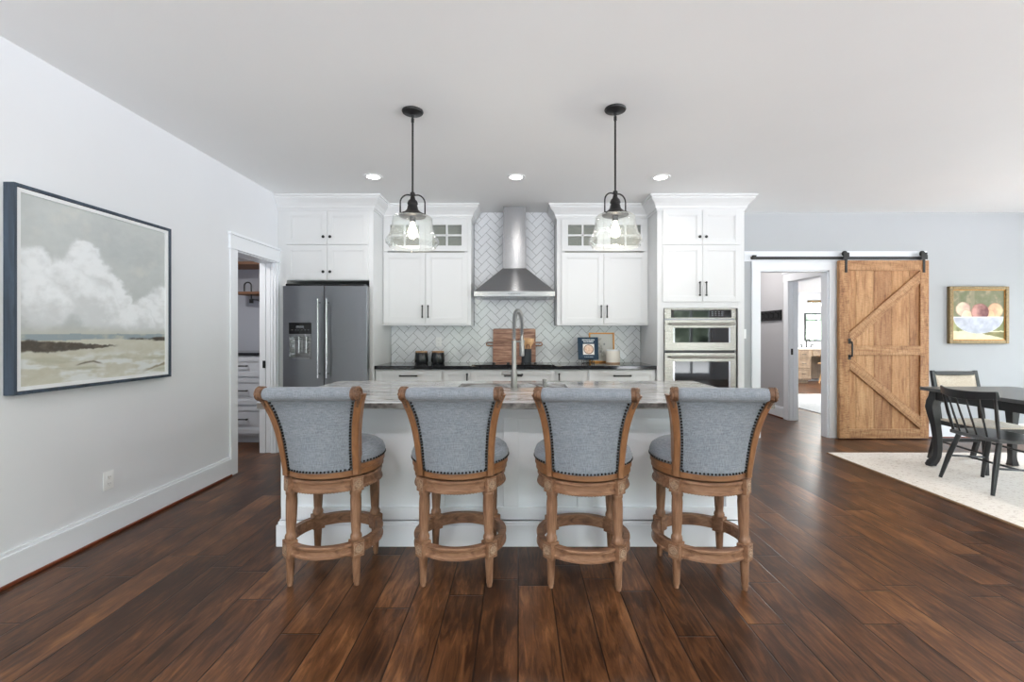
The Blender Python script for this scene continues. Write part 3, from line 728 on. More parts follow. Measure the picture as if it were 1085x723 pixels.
# double wall oven
YO = 4.975
t = thing('wall_oven', 'stainless double wall oven with dark glass windows', 'oven', (1.977, YO, .45))
OX0, OX1 = 1.592, 2.362
obj('housing', MB().box(OX0+.002, OX1-.002, YO+.02, 5.5, .445, 1.566), M['steel_dark'], t)
cp = obj('control_panel', MB().box(OX0, OX1, YO+.005, YO+.03, 1.455, 1.567, .002), M['oven_steel'], t)
obj('display', MB().box(1.66, 2.315, YO+.001, YO+.006, 1.467, 1.553, .001), M['black_glass'], cp)
mb = MB()
for k in range(4):
    for j in range(3): mb.box(2.10+k*.035, 2.118+k*.035, YO-.0002, YO+.001, 1.487+j*.02, 1.495+j*.02)
obj('button', mb, M['grey_plastic'], cp)
for (z0, z1, w0, w1) in ((1.112, 1.442, 1.197, 1.357), (.475, 1.083, .62, .99)):
    f = MB(); fx0, fx1 = 1.70, 2.285
    f.box(OX0, fx0-.02, YO, YO+.028, z0, z1); f.box(fx1+.02, OX1, YO, YO+.028, z0, z1); f.box(fx0-.02, fx1+.02, YO, YO+.028, z0, w0-.0); f.box(fx0-.02, fx1+.02, YO, YO+.028, w1, z1)
    d = obj('oven_door', f, M['oven_steel'], t, bevel=.001)
    obj('window_glass', MB().box(fx0-.022, fx1+.022, YO+.004, YO+.024, w0-.002, w1+.002), M['black_glass'], d)
    obj('window_trim', MB().box(fx0-.02, fx0, YO+.0015, YO+.005, w0, w1).box(fx1, fx1+.02, YO+.0015, YO+.005, w0, w1), M['chrome'], d)
    hz = z1-.045
    h = MB().tube([(OX0+.05, YO-.055, hz), (OX1-.04, YO-.055, hz)], .012, 14)
    for x in (OX0+.075, OX1-.065): h.tube([(x, YO, hz), (x, YO-.055, hz)], .010, 10)
    obj('handle', h, M['oven_steel'], d, smooth=True)
obj('vent_gap', MB().box(OX0+.004, OX1-.004, YO+.006, YO+.02, 1.083, 1.112), M['black_plastic'], t)

# ------------------------------------------------------------------ island
t = thing('kitchen_island', 'white panelled kitchen island base behind the four stools', 'island', (-.03, 3.1, 0))
IX0, IX1, IY0, IY1 = -1.445, 1.36, 2.798, 3.74
mb = MB(); mb.box(IX0, IX1, IY0+.012, IY0+.03, 0, .863); mb.box(IX0, IX1, IY1-.02, IY1, 0, .863); mb.box(IX0, IX0+.02, IY0+.03, IY1-.02, 0, .863); mb.box(IX1-.02, IX1, IY0+.03, IY1-.02, 0, .863); mb.box(IX0+.02, IX1-.02, IY0+.03, IY1-.02, .08, .1)
obj('body', mb, M['island_paint'], t)
mb = MB()
st = .095
xsx = [IX0 + (IX1-IX0-st)*k/6 for k in range(7)]
for k in (0, 2, 3, 4, 6) : mb.box(xsx[k], xsx[k]+st, IY0-.006, IY0+.013, .235, .775)
mb.box(IX0+.001, IX1-.001, IY0-.006, IY0+.013, .775, .863); mb.box(IX0+.001, IX1-.001, IY0-.006, IY0+.013, .15, .235)
obj('panel_frame', mb, M['island_paint'], t, bevel=.002)
mb = MB(); mb.box(IX0-.022, IX1+.022, IY0-.02, IY1, 0, .13); mb.box(IX0-.014, IX1+.014, IY0-.012, IY1, .13, .148); mb.box(IX0-.008, IX1+.008, IY0-.006, IY1, .148, .16)
obj('base_molding', mb, M['island_paint'], t, bevel=.002)
SX0, SX1, SY0, SY1 = -1.473, 1.447, 2.585, 3.79
kx0, kx1, ky0, ky1 = -.44, .36, 3.29, 3.57
t = thing('island_countertop', 'grey and brown veined light stone island countertop', 'countertop', (-.01, 3.0, .863))
bm_ = MB(); zt, zb = .903, .864
def ringpts(x0, x1, y0, y1, z): return [(x0, y0, z), (x1, y0, z), (x1, y1, z), (x0, y1, z)]
e = .006
loops = [ringpts(kx0, kx1, ky0, ky1, zb), ringpts(kx0, kx1, ky0, ky1, zt), ringpts(SX0+e, SX1-e, SY0+e, SY1-e, zt), ringpts(SX0+.001, SX1-.001, SY0+.001, SY1-.001, zt-.003), ringpts(SX0, SX1, SY0, SY1, zt-e), ringpts(SX0, SX1, SY0, SY1, zb+e), ringpts(SX0+e, SX1-e, SY0+e, SY1-e, zb), ringpts(kx0, kx1, ky0, ky1, zb)]
vs = [[bm_.bm.verts.new(p) for p in l] for l in loops[:-1]]; vs.append(vs[0])
for a, b in zip(vs, vs[1:]):
    for k in range(4): bm_.bm.faces.new((a[k], a[(k+1) % 4], b[(k+1) % 4], b[k]))
sl = obj('slab', bm_, M['stone'], t)
sl.data.materials.append(M['stone_edge'])
for p_ in sl.data.polygons:
    if abs(p_.normal.z) < .5 and not (kx0-.01 < p_.center.x+t.location.x < kx1+.01 and ky0-.01 < p_.center.y+t.location.y < ky1+.01): p_.material_index = 1
mb = MB(); zf = .863
mb.box(kx0-.012, kx0, ky0-.012, ky1+.012, .72, zf); mb.box(kx1, kx1+.012, ky0-.012, ky1+.012, .72, zf); mb.box(kx0, kx1, ky0-.012, ky0, .72, zf); mb.box(kx0, kx1, ky1, ky1+.012, .72, zf); mb.box(kx0-.012, kx1+.012, ky0-.012, ky1+.012, .708, .72)
# cut the island body under the sink: lower the body top there
obj('undermount_sink', mb, M['steel'], t)
# faucet, soap dispenser, air switch
t = thing('faucet', 'tall brushed nickel spring-neck faucet rising from the island', 'faucet', (-.028, 3.20, .903))
fx, fy = -.028, 3.20
obj('body', MB().lathe([(.028, 0), (.028, .006), (.022, .012), (.022, .115), (.0205, .12), (.0160, .128), (.0160, .33), (.012, .335), (0, .335)], (fx, fy, .903), 20), M['nickel'], t, smooth=True)
arc = []
for k in range(25):
    a = PI*k/24; q = (1-math.cos(a))/2
    arc.append((fx+.055*q, fy+.17*q, 1.36+.095*math.sin(a)))
core = [(fx, fy, 1.25)] + arc + [(fx+.055, fy+.17, 1.28)]
obj('hose', MB().tube(core, .0075, 10), M['grey_plastic'], t, smooth=True)
# coil following the hose
cp_ = [Vector(p) for p in core]; L_ = [0]
for a, b in zip(cp_, cp_[1:]): L_.append(L_[-1]+(b-a).length)
def at_len(d):
    for i in range(len(L_)-1):
        if d <= L_[i+1]: 
            f = (d-L_[i])/(L_[i+1]-L_[i]); return cp_[i].lerp(cp_[i+1], f), (cp_[i+1]-cp_[i]).normalized()
    return cp_[-1], (cp_[-1]-cp_[-2]).normalized()
pts = []; turns = 36; side = Vector((.17, -.055, 0)).normalized()
for k in range(turns*9+1):
    p, tg = at_len(L_[-1]*.985*k/(turns*9)); n2 = side.cross(tg).normalized(); a = 2*PI*k/9
    pts.append(p+.0145*(math.cos(a)*side+math.sin(a)*n2))
obj('spring', MB().tube(pts, .0026, 5), M['spring'], t, smooth=True)
hx, hy = fx+.055, fy+.17
sh = obj('spray_head', MB().lathe([(.0, 0), (.017, 0), (.019, .01), (.0185, .09), (.014, .11), (.012, .155), (0, .156)], (hx, hy, 1.125), 18), M['nickel'], t, smooth=True)
mb = MB().tube([(fx, fy, 1.235), (hx, hy, 1.235)], .006, 8); mb.lathe([(.0165, 0), (.0165, .02)], (fx, fy, 1.225), 16); mb.lathe([(.0205, 0), (.0205, .02)], (hx, hy, 1.225), 16)
obj('holder_arm', mb, M['nickel'], t, smooth=True)
mb = MB().tube([(fx-.02, fy, 1.015), (fx-.075, fy, 1.015)], .0135, 14); mb.tube([(fx-.075, fy, 1.015), (fx-.088, fy, 1.015)], .012, 14)
obj('pot_filler_spout', mb, M['nickel'], t, smooth=True)
mb = MB().tube([(fx+.02, fy, 1.005), (fx+.05, fy, 1.005)], .005, 8); mb.sphere((fx+.055, fy, 1.005), .0085, u=10, v=8)
obj('lever', mb, M['black'], t, smooth=True)
t = thing('soap_dispenser', 'small nickel soap dispenser beside the island sink', 'soap dispenser', (.185, 3.20, .903))
mb = MB().lathe([(.022, 0), (.022, .004), (.013, .012), (.013, .05), (.017, .054), (.017, .07), (.008, .074), (0, .074)], (.185, 3.20, .903), 18)
obj('body', mb, M['nickel'], t, smooth=True)
obj('spout', MB().tube([(.185, 3.20, .966), (.185, 3.25, .968), (.185, 3.265, .96)], .005, 8), M['nickel'], t, smooth=True)
tag(obj('air_switch_button', MB().lathe([(.024, 0), (.024, .004), (.013, .006), (.012, .012), (0, .013)], (-.313, 3.20, .903), 20), M['chrome'], smooth=True), 'small round chrome disposal button on the island stone, left of the faucet', 'button')

# ------------------------------------------------------------------ stools
def make_stool():
    """counter stool, back towards -y; local origin on the floor under the seat centre"""
    t = thing('counter_stool', 'x', 'stool', (0, 0, 0))
    K = dict(local=True)
    # turned legs
    for sx in (-1, 1):
        for sy in (-1, 1):
            f = Vector((.170*sx, .170*sy, 0)); h = Vector((.162*sx, .162*sy, .56))
            def P(z): return f.lerp(h, z/.56)
            prof = [(0, .0125), (.012, .0135), (.02, .0165), (.15, .0225), (.158, .025), (.225, .025), (.238, .0265), (.25, .0295), (.262, .0265), (.27, .022), (.29, .0235), (.36, .0265), (.44, .0275), (.462, .0255), (.47, .029), (.482, .029), (.49, .0255), (.56, .025)]
            mb = MB().tube([P(z) for z, r in prof], [r for z, r in prof], 16)
            lg = obj('leg', mb, M['stool_wood'], t, smooth=True, **K)
            # flutes
            fl = MB(); 
            for k in range(10):
                a = 2*PI*k/10
                q = [P(z)+Vector((math.cos(a), math.sin(a), 0))*(.0232+(z-.29)*.022) for z in (.3, .34, .38, .42, .44)]
                fl.tube(q, [.001, .0022, .0022, .0022, .001], 5)
            obj('fluting', fl, M['stool_wood'], lg, smooth=True, **K)
            # square blocks at ring height and at the seat frame, with rosettes
            ang = math.atan2(sy, sx)
            for z0, z1, rad in ((.152, .236, .239), (.486, .562, .232)):
                zc = (z0+z1)/2; R = Matrix.Translation((rad*math.cos(ang), rad*math.sin(ang), zc)) @ Matrix.Rotation(ang+PI/2, 4, 'Z')
                w = .031
                B = MB().box(-w, w, -.028, .028, -(z1-z0)/2, (z1-z0)/2, .003, R)
                bk = obj('corner_block', B, M['stool_wood_h'], lg, **K)
                ro = MB()
                for face in (-1,):
                    yy = face*.028
                    ro.lathe([(.021, 0), (.021, .002), (.017, .0035), (.014, .0015), (.009, .0015), (.007, .004), (0, .0045)], (0, yy, 0), 18, 'y', R)
                    ro.box(-.026, .026, yy-.001, yy, .024, .027, 0, R).box(-.026, .026, yy-.001, yy, -.027, -.024, 0, R).box(-.026, -.023, yy-.001, yy, -.024, .024, 0, R).box(.023, .026, yy-.001, yy, -.024, .024, 0, R)
                obj('rosette', ro, M['rosette'], bk, smooth=True, **K)
    def ring(ri, ro, z0, z1, groove=True):
        p = [(ri, z0), (ro-.003, z0), (ro, z0+.003)]
        h = z1-z0
        if groove: p += [(ro, z0+h*.2), (ro-.005, z0+h*.26), (ro-.007, z0+h*.5), (ro-.005, z0+h*.74), (ro, z0+h*.8)]
        p += [(ro, z1-.003), (ro-.003, z1), (ri, z1), (ri, z0)]
        mb = MB(); rings = []
        n = 64
        for r, z in p[:-1]: rings.append([mb.bm.verts.new((r*math.cos(2*PI*k/n), r*math.sin(2*PI*k/n), z)) for k in range(n)])
        rings.append(rings[0])
        for a, b in zip(rings, rings[1:]):
            for k in range(n): mb.bm.faces.new((a[k], a[(k+1) % n], b[(k+1) % n], b[k]))
        return mb
    obj('footrest_ring', ring(.218, .250, .163, .224), M['stool_wood_h'], t, smooth=True, **K)
    obj('lower_frame_ring', ring(.19, .245, .492, .556), M['stool_wood_h'], t, smooth=True, **K)
    # beading under the frame
    bd = MB()
    for k in range(96):
        a = 2*PI*k/96; bd.sphere((.2445*math.cos(a), .2445*math.sin(a), .4945), .0034, u=6, v=4)
    obj('bead_trim', bd, M['stool_wood_h'], t, smooth=True, **K)
    obj('swivel_plate', MB().lathe([(.17, .556), (.17, .566)], n=40), M['black'], t, **K)
    rim = obj('seat_rim', MB().lathe([(.18, .566), (.247, .566), (.252, .570), (.252, .596), (.258, .600), (.258, .622), (.246, .625), (.2, .625)], n=72), M['stool_oak'], t, smooth=True, **K)
    obj('seat_cushion', MB().lathe([(.2, .624), (.252, .624), (.262, .640), (.262, .655), (.252, .680), (.225, .699), (.17, .712), (.09, .718), (0, .72)], n=64), M['fabric'], t, smooth=True, **K)
    nl = MB()
    for k in range(76):
        a = 2*PI*k/76
        if math.sin(a) < -.72: continue
        nl.sphere((.2605*math.cos(a), .2605*math.sin(a), .634), .0055, u=8, v=5)
    obj('nailhead_trim', nl, M['nail'], t, smooth=True, **K)
    # back: half width, plan sag, recline
    ZB, ZT = .600, 1.0
    def hw(v): return .166 + .012*v + .050*v**3.2
    def yb(v): return -.262 - .030*v - .042*v**4 
    def sag(v): return .060*(1-v)**1.1 + .006
    def pt(u, v, off=0):
        z = ZB+(ZT-ZB)*v; w = hw(v)
        return Vector((u*w, yb(v)+sag(v)*u*u - off, z))
    nu, nv = 16, 22
    # outside back panel + inside back panel as one padded body
    bm = MB(); grid = {}
    for s_ in (0, 1):
        for j in range(nv+1):
            for i in range(nu+1):
                u = -1+2*i/nu; v = j/nv
                p = pt(u, v, .006*(1-u**6) if s_ == 0 else -.040-.012*(1-u**4)*math.sin(PI*min(1, v*1.02)))
                if s_ == 1: p.y = max(p.y, -9)
                grid[s_, i, j] = bm.bm.verts.new(p)
    for s_ in (0, 1):
        for j in range(nv):
            for i in range(nu):
                bm.bm.faces.new((grid[s_, i, j], grid[s_, i+1, j], grid[s_, i+1, j+1], grid[s_, i, j+1]))
    for j in range(nv):
        for i in (0, nu): bm.bm.faces.new((grid[0, i, j], grid[0, i, j+1], grid[1, i, j+1], grid[1, i, j]))
    for i in range(nu):
        for j in (0, nv): bm.bm.faces.new((grid[0, i, j], grid[0, i+1, j], grid[1, i+1, j], grid[1, i, j]))
    back = obj('backrest', bm, M['fabric'], t, smooth=True, **K)
    # rolled top
    ry, rz, rr = yb(1)-.004, 1.004, .033
    mb = MB(); xs_ = [-.222, -.219, -.21, -.19, -.1, 0, .1, .19, .21, .219, .222]; rr_ = [.004, .020, .0285, .0325, .033, .0335, .033, .0325, .0285, .020, .004]
    mb.tube([(x, ry, rz) for x in xs_], rr_, 22)
    obj('top_roll', mb, M['fabric'], back, smooth=True, **K)
    # nailheads up both edges and across the bottom
    nh = MB()
    for sgn in (-1, 1):
        k = 0
        v = .035
        while v < .93:
            p = pt(sgn*.935, v, .006); nh.sphere(p, .0060, u=8, v=5); v += .039
    for k in range(18):
        u = -.90+1.80*k/17; nh.sphere(pt(u, .018, .0075), .0058, u=8, v=5)
    obj('nailhead_trim', nh, M['nail'], back, smooth=True, **K)
    # wooden posts
    for sgn in (-1, 1):
        mb = MB(); rings = []
        for j in range(27):
            v = -.06+1.06*j/26; vv = max(v, 0); z = ZB+(ZT-ZB)*v; w = hw(vv); y = yb(vv)+sag(vv)
            xi, xo = w-.003, w+.027+.004*vv
            y0, y1 = y-.012, y+.046+.01*(1-vv)
            rings.append([mb.bm.verts.new((sgn*a, b, z)) for a, b in ((xi, y0), (xi+.003, y0-.003), (xo-.006, y0+.001), (xo, y0+.008), (xo, y1-.005), (xo-.004, y1), (xi, y1))])
        for a, b in zip(rings, rings[1:]):
            n = len(a)
            for k in range(n): mb.bm.faces.new((a[k], a[(k+1) % n], b[(k+1) % n], b[k]))
        mb.bm.faces.new(rings[0]); mb.bm.faces.new(rings[-1][::-1])
        po = obj('back_post', mb, M['stool_post'], t, smooth=True, **K)
        # carved scroll at the top of the post
        R = Matrix.Translation((sgn*.219, ry, rz+.002)) @ (Matrix.Rotation(PI if sgn < 0 else 0, 4, 'Z')) @ Matrix.Rotation(math.radians(-14), 4, 'Z') @ Matrix.Scale(1.03, 4)
        mb = MB().lathe([(.030, -.012), (.034, -.008), (.034, .006), (.031, .009), (.034, .012), (.034, .018), (.029, .022), (.024, .020), (.019, .0245), (.012, .021), (.009, .027), (0, .028)], (0, 0, 0), 24, 'x', R)
        for k in range(9):
            a = 2*PI*k/9; mb.sphere(R @ Vector((.020, .0245*math.cos(a), .0245*math.sin(a))), .0065, u=8, v=5)
        # leaf running down the post face
        for k in range(5):
            v = .97-.03*k; mb.sphere((sgn*(hw(v)+.014), yb(v)+sag(v)-.014, ZB+(ZT-ZB)*v), .011-.0012*k, (1, .7, 1.2), u=8, v=6)
        obj('carved_scroll', mb, M['scroll'], po, smooth=True, **K)
    return t
stool = make_stool()
STOOLS = [(-1.003, 2.524, 1.0, 'leftmost of the four linen-backed swivel counter stools, nearest the fridge'),
          (-.315, 2.516, -.5, 'second counter stool from the left, in front of the faucet side of the island'),
          (.350, 2.488, -5.0, 'third counter stool from the left, right of the faucet'),
          (.984, 2.492, -3.5, 'rightmost of the four linen-backed swivel counter stools, at the island end')]
for i, (x, y, a, lb) in enumerate(STOOLS):
    o = stool if i == 0 else copy_tree(stool)
    o.location = (x, y, 0); o.rotation_euler = (0, 0, math.radians(a)); o['label'] = lb; o['group'] = 'counter stools along the island'

# ------------------------------------------------------------------ pendants and downlights
def make_pendant():
    t = thing('pendant_light', 'x', 'pendant light', (0, 0, 0)); K = dict(local=True)
    obj('ceiling_canopy', MB().lathe([(0, 2.798), (.070, 2.798), (.072, 2.792), (.068, 2.784), (.030, 2.776), (.012, 2.772), (.010, 2.755), (0, 2.755)], n=36), M['bronze'], t, smooth=True, **K)
    obj('stem', MB().tube([(0, 0, 2.77), (0, 0, 2.235)], .0065, 12).lathe([(.010, 2.72), (.010, 2.745)], n=12).sphere((0, 0, 2.235), .017), M['bronze'], t, smooth=True, **K)
    obj('socket_housing', MB().lathe([(0, 2.222), (.014, 2.22), (.018, 2.20), (.030, 2.188), (.036, 2.170), (.030, 2.158), (.034, 2.150), (.038, 2.130), (.060, 2.108), (.088, 2.097), (.090, 2.085), (.086, 2.082), (0, 2.082)], n=36), M['bronze'], t, smooth=True, **K)
    for s_ in (-1, 1):
        p = [(0, 0, 2.225)]
        for k in range(13): a = PI/2*k/12; p.append((s_*(.03+.052*math.sin(a)), 0, 2.175+.055*math.cos(a)))
        p += [(s_*.082, 0, 2.15), (s_*.082, 0, 2.098)]
        obj('yoke_arm', MB().tube(p, .005, 10), M['bronze'], t, smooth=True, **K)
    g = MB()
    outer = [(.088, 2.086), (.120, 2.082), (.132, 2.070), (.134, 2.045), (.137, 2.01), (.150, 1.965), (.170, 1.935), (.178, 1.915), (.177, 1.900), (.160, 1.885), (.154, 1.872)]
    inner = [(r-.0045, z-.002) for r, z in outer]
    prof = outer+inner[::-1]+[outer[0]]
    rings = []
    n = 56
    for r, z in prof[:-1]: rings.append([g.bm.verts.new((r*math.cos(2*PI*k/n), r*math.sin(2*PI*k/n), z)) for k in range(n)])
    rings.append(rings[0])
    for a, b in zip(rings, rings[1:]):
        for k in range(n): g.bm.faces.new((a[k], a[(k+1) % n], b[(k+1) % n], b[k]))
    obj('glass_shade', g, M['shade_glass'], t, smooth=True, **K)
    obj('lamp_holder', MB().lathe([(.02, 2.083), (.02, 2.05), (.016, 2.045), (0, 2.045)], n=18), M['bronze'], t, smooth=True, **K)
    obj('bulb', MB().lathe([(.012, 2.046), (.014, 2.03), (.026, 2.0), (.031, 1.975), (.028, 1.955), (.016, 1.940), (0, 1.936)], n=20), M['bulb'], t, smooth=True, **K)
    return t
pend = make_pendant()
for i, (x, y, lb) in enumerate(((-.713, 3.10, 'left of the two clear glass pendants, hanging between fridge and hood'), (.650, 3.07, 'right of the two clear glass pendants, hanging between hood and oven'))):
    o = pend if i == 0 else copy_tree(pend)
    o.location = (x, y, 0); o['label'] = lb; o['group'] = 'glass pendants over the island'
    o.rotation_euler = (0, 0, math.radians((5, 22)[i]))
    d = bpy.data.lights.new('pendant_lamp', 'POINT'); d.energy = 2; d.color = (1, .87, .70); d.shadow_soft_size = .035
    l = bpy.data.objects.new('pendant_lamp', d); COL.objects.link(l); l.location = (0, 0, 1.905); l.parent = o
def make_can():
    t = thing('recessed_downlight', 'x', 'ceiling light', (0, 0, ZC)); K = dict(local=True)
    obj('trim_ring', MB().lathe([(.060, -.001), (.063, -.006), (.088, -.006), (.092, -.001), (.092, 0), (.06, 0)], n=36), M['white_plastic'], t, smooth=True, **K)
    obj('lens', MB().lathe([(0, -.0005), (.061, -.0005), (.061, -.003), (0, -.003)][::1], n=32), M['can_light'], t, **K)
    return t
can = make_can()
FILL = bpy.data.lights.new('unseen_fill_lamp', 'AREA'); FILL.shape = 'DISK'; FILL.size = .14; FILL.energy = 22; FILL.color = (1, .97, .94)  # fill for the added, unseen ceiling lamps
spots = [(-1.39, 4.40, 'leftmost of the three lit recessed lights before the cabinets'), (-.02, 4.41, 'middle lit recessed light, in front of the range hood'), (1.375, 4.42, 'rightmost of the three lit recessed lights, before the oven tower')]
for i, (x, y, lb) in enumerate(spots):
    o = can if i == 0 else copy_tree(can)
    o.location = (x, y, ZC); o['label'] = lb; o['group'] = 'lit recessed ceiling lights'
    d = bpy.data.lights.new('downlight', 'AREA'); d.shape = 'DISK'; d.size = .12; d.energy = 2.5; d.color = (1, .97, .93); d.spread = math.radians(150)
    l = bpy.data.objects.new('downlight', d); COL.objects.link(l); l.location = (0, 0, -.006); l.parent = o

for x in (-1.4, 1.4, 4.6):  # unseen can copies added to brighten the island front and stools
    for y in (-1.9, .3, 2.2):
        if y > 2 and x < 4: continue
        o = copy_tree(can); o.location = (x, y, ZC); o['label'] = 'added fill light in the ceiling over the living area, out of view'; o['group'] = 'added fill lights over the living area'
        for ch in o.children:
            if ch.type == 'LIGHT': ch.data = FILL
# ------------------------------------------------------------------ paintings (colour laid on a fine grid)
def painted(name, parent, P, fn, nu, nv, mat='paint'):
    """P(u,v) -> point, v upward; fn(u,v) -> srgb 0-255"""
    me = bpy.data.meshes.new(name)
    L0 = root_loc(parent) if parent else Vector((0, 0, 0))
    vs = [tuple(Vector(P(i/nu, j/nv))-L0) for j in range(nv+1) for i in range(nu+1)]
    fs = [(j*(nu+1)+i, j*(nu+1)+i+1, (j+1)*(nu+1)+i+1, (j+1)*(nu+1)+i) for j in range(nv) for i in range(nu)]
    me.from_pydata(vs, [], fs)
    ca = me.color_attributes.new('Col', 'FLOAT_COLOR', 'POINT')
    buf = []
    for j in range(nv+1):
        for i in range(nu+1):
            c = fn(i/nu, j/nv); buf += list(lin(tuple(max(0, min(255, x))/255 for x in c)))+[1]
    ca.data.foreach_set('color', buf)
    me.materials.append(M[mat]); o = bpy.data.objects.new(name, me); COL.objects.link(o); o.parent = parent
    return o
def mixc(a, b, t): t = max(0, min(1, t)); return tuple(x+(y-x)*t for x, y in zip(a, b))
def sm(a, b, x): t = max(0, min(1, (x-a)/(b-a))); return t*t*(3-2*t)
def fb(x, y, z=0, o=5):
    v = 0; a = .5; f = 1
    for k in range(o): v += a*noise.noise(Vector((x*f, y*f, z+k*7.3))); a *= .5; f *= 2.05
    return v
CLOUDS = ((.06, .62, .14), (.03, .50, .18), (.22, .56, .16), (.36, .66, .14), (.37, .74, .11), (.41, .60, .16), (.30, .50, .18), (.56, .52, .13), (.60, .44, .14), (.47, .42, .17), (.72, .36, .12), (.62, .33, .14), (.82, .42, .11), (.90, .46, .12), (.97, .52, .12), (.80, .34, .12), (.93, .36, .14), (.15, .42, .16))
def seascape(u, v):
    # u: 0 at the end nearest the camera
    n = fb(u*3, v*3, 1); n2 = fb(u*8, v*8, 4); n3 = fb(u*5+9, v*5, 21); br = fb(u*14+v*9, v*26-u*8, 31, 4)
    wx, wy = u+.075*n2+.03*br, v+.075*n3+.03*br
    c = mixc((178, 183, 184), (198, 202, 201), v*.6+n*.9+br*.35)
    c = mixc(c, (166, 172, 173), sm(.05, .45, n)*.55)
    c = mixc(c, (206, 206, 200), sm(.1, .4, n3)*.5)
    cl = 0; sh = 0
    for (cx, cy, r) in CLOUDS:
        d = math.hypot((wx-cx), (wy-cy)*1.05)/r
        k = 1-sm(.74, 1.06, d)
        if k > cl: cl = k
        sh = max(sh, k*sm(-.5, .8, (wy-cy)/r+.5*(wx-cx)/r+1.6*n2))
    c = mixc(c, mixc((204, 207, 209), (229, 232, 235), sh+.5*br), cl*sm(.25, .35, v))
    c = mixc(c, (194, 192, 178), sm(.33, .24, v+.04*n3)*.7)
    yy = v+.006*n2
    if yy < .272: c = mixc((146, 158, 164), (190, 188, 174), sm(-.1, .35, n+br*.6))
    if yy < .240+.02*n: c = mixc((186, 183, 166), (206, 206, 198), .5+n*1.2+br*.5)
    rag = .020*fb(u*9, 2, 3)+.010*fb(u*34, v*20, 8)
    t_ = .026*sm(.60, .10, u)+.006
    dk = (1-sm(t_*.7, t_*1.15, abs(v-.205-rag+.012*u)))*(1-sm(.50, .62, u))*(.75+.8*br+.25)
    dk += (1-sm(.004, .010, abs(v-.240-.4*rag)))*sm(.66, .72, u)*(.7+br*2)
    dk += (1-sm(.008, .018, abs(v-.237-.3*rag)))*sm(.87, .93, u)
    c = mixc(c, mixc((58, 54, 50), (110, 102, 92), .4+1.3*br), dk)
    if v < .178: c = mixc(c, (212, 215, 214), sm(-.1, .22, fb(u*4+v*6, v*24, 9)+.4*br)*sm(.185, .12, v))
    c = mixc(c, (172, 172, 154), sm(.08, .3, fb(u*3+v*8, v*20, 14))*sm(.2, .1, v)*.8)
    c = mixc(c, (104, 98, 86), (1-sm(.002, .007, abs(v-.095-.010*math.sin((u-.33)*20)+.01*br)))*(1-sm(.05, .10, abs(u-.40)))*.8)
    c = mixc(c, (134, 124, 104), (1-sm(.004, .014, abs(v-.03-.20*(u-.85)+.02*br)))*sm(.76, .9, u)*.8)
    return c
t = thing('framed_painting', 'large framed pale seascape painting with clouds on the left wall', 'painting', (XL, 2.86, 1.52))
y0, y1, z0, z1, xf = 2.332, 3.392, .975, 2.065, XL+.056
mb = MB(); w = .016
mb.box(XL+.001, xf, y0, y0+w, z0, z1); mb.box(XL+.001, xf, y1-w, y1, z0, z1); mb.box(XL+.001, xf, y0+w, y1-w, z0, z0+w); mb.box(XL+.001, xf, y0+w, y1-w, z1-w, z1)
obj('frame', mb, M['slate'], t, bevel=.0012)
mb = MB(); w2 = .040; xl = XL+.048
mb.box(XL+.002, xl, y0+w+.003, y0+w2, z0+w+.003, z1-w-.003); mb.box(XL+.002, xl, y1-w2, y1-w-.003, z0+w+.003, z1-w-.003); mb.box(XL+.002, xl, y0+w2, y1-w2, z0+w+.003, z0+w2); mb.box(XL+.002, xl, y0+w2, y1-w2, z1-w2, z1-w-.003)
obj('liner', mb, M['liner'], t)
xc_ = XL+.038
painted('canvas', t, lambda u, v: (xc_, y0+w2+(y1-y0-2*w2)*u, z0+w2+(z1-z0-2*w2)*v), seascape, 260, 260)
def fruit(u, v):
    n = fb(u*8, v*8, 2); n2 = fb(u*20, v*20, 6); u0, v0 = u, v; u += .022*fb(u*7, v*7, 40); v += .020*fb(u*7, v*7, 44)
    c = mixc((112, 118, 88), (138, 132, 112), .5+n*1.5)
    c = mixc(c, (152, 144, 122), (1-sm(.03, .06, abs(u-.38)))*sm(.5, .6, v)*.6)
    c = mixc(c, (170, 158, 130), sm(.10, .35, n)*(v > .6)*.7)
    if v < .44: c = mixc((128, 132, 92), (168, 170, 128), .5+n*2+(.25-u))
    if v < .175: c = mixc((214, 208, 172), (232, 226, 196), .5+n)
    if v < .175 and u > .4 and v > .175-.14*(u-.38)/.62*1.15 and v < .15: c = mixc((120, 116, 78), (150, 142, 100), .5+n)
    def ball(cx, cy, r, a, b, sh):
        nonlocal c
        d = math.hypot(u-cx, (v-cy)*1.0)/r
        if d < 1:
            k = .5+.9*n+.5*((u-cx)/r)*sh
            c = mixc(mixc(a, b, k), (108, 70, 60), sm(.82, 1.0, d)*.35)
    ball(.20, .62, .145, (232, 218, 190), (206, 172, 158), 1)
    ball(.27, .50, .11, (240, 220, 196), (222, 190, 160), 1)
    ball(.83, .59, .155, (206, 152, 126), (230, 210, 166), .8)
    ball(.72, .50, .10, (216, 168, 130), (232, 196, 156), 1)
    ball(.53, .56, .175, (206, 156, 146), (116, 76, 76), 1.3)
    u, v = u0, v0
    if v < .455 and v > .12:
        cx = .5; half = .49*math.sqrt(max(0, 1-((.455-v)/.335)**2))
        if abs(u-cx) < half: c = mixc(mixc((176, 180, 192), (200, 204, 216), .5+n*2), (226, 228, 232), sm(.02, .0, half-abs(u-cx)))
    if abs(v-.452) < .012 and abs(u-.5) < .49: c = (230, 232, 234)
    return c
t = thing('framed_painting', 'small gold-framed painting of peaches in a white bowl by the dining table', 'painting', (5.69, YB, 1.52))
x0, x1, z0, z1 = 5.325, 6.06, 1.17, 1.878; w = .042
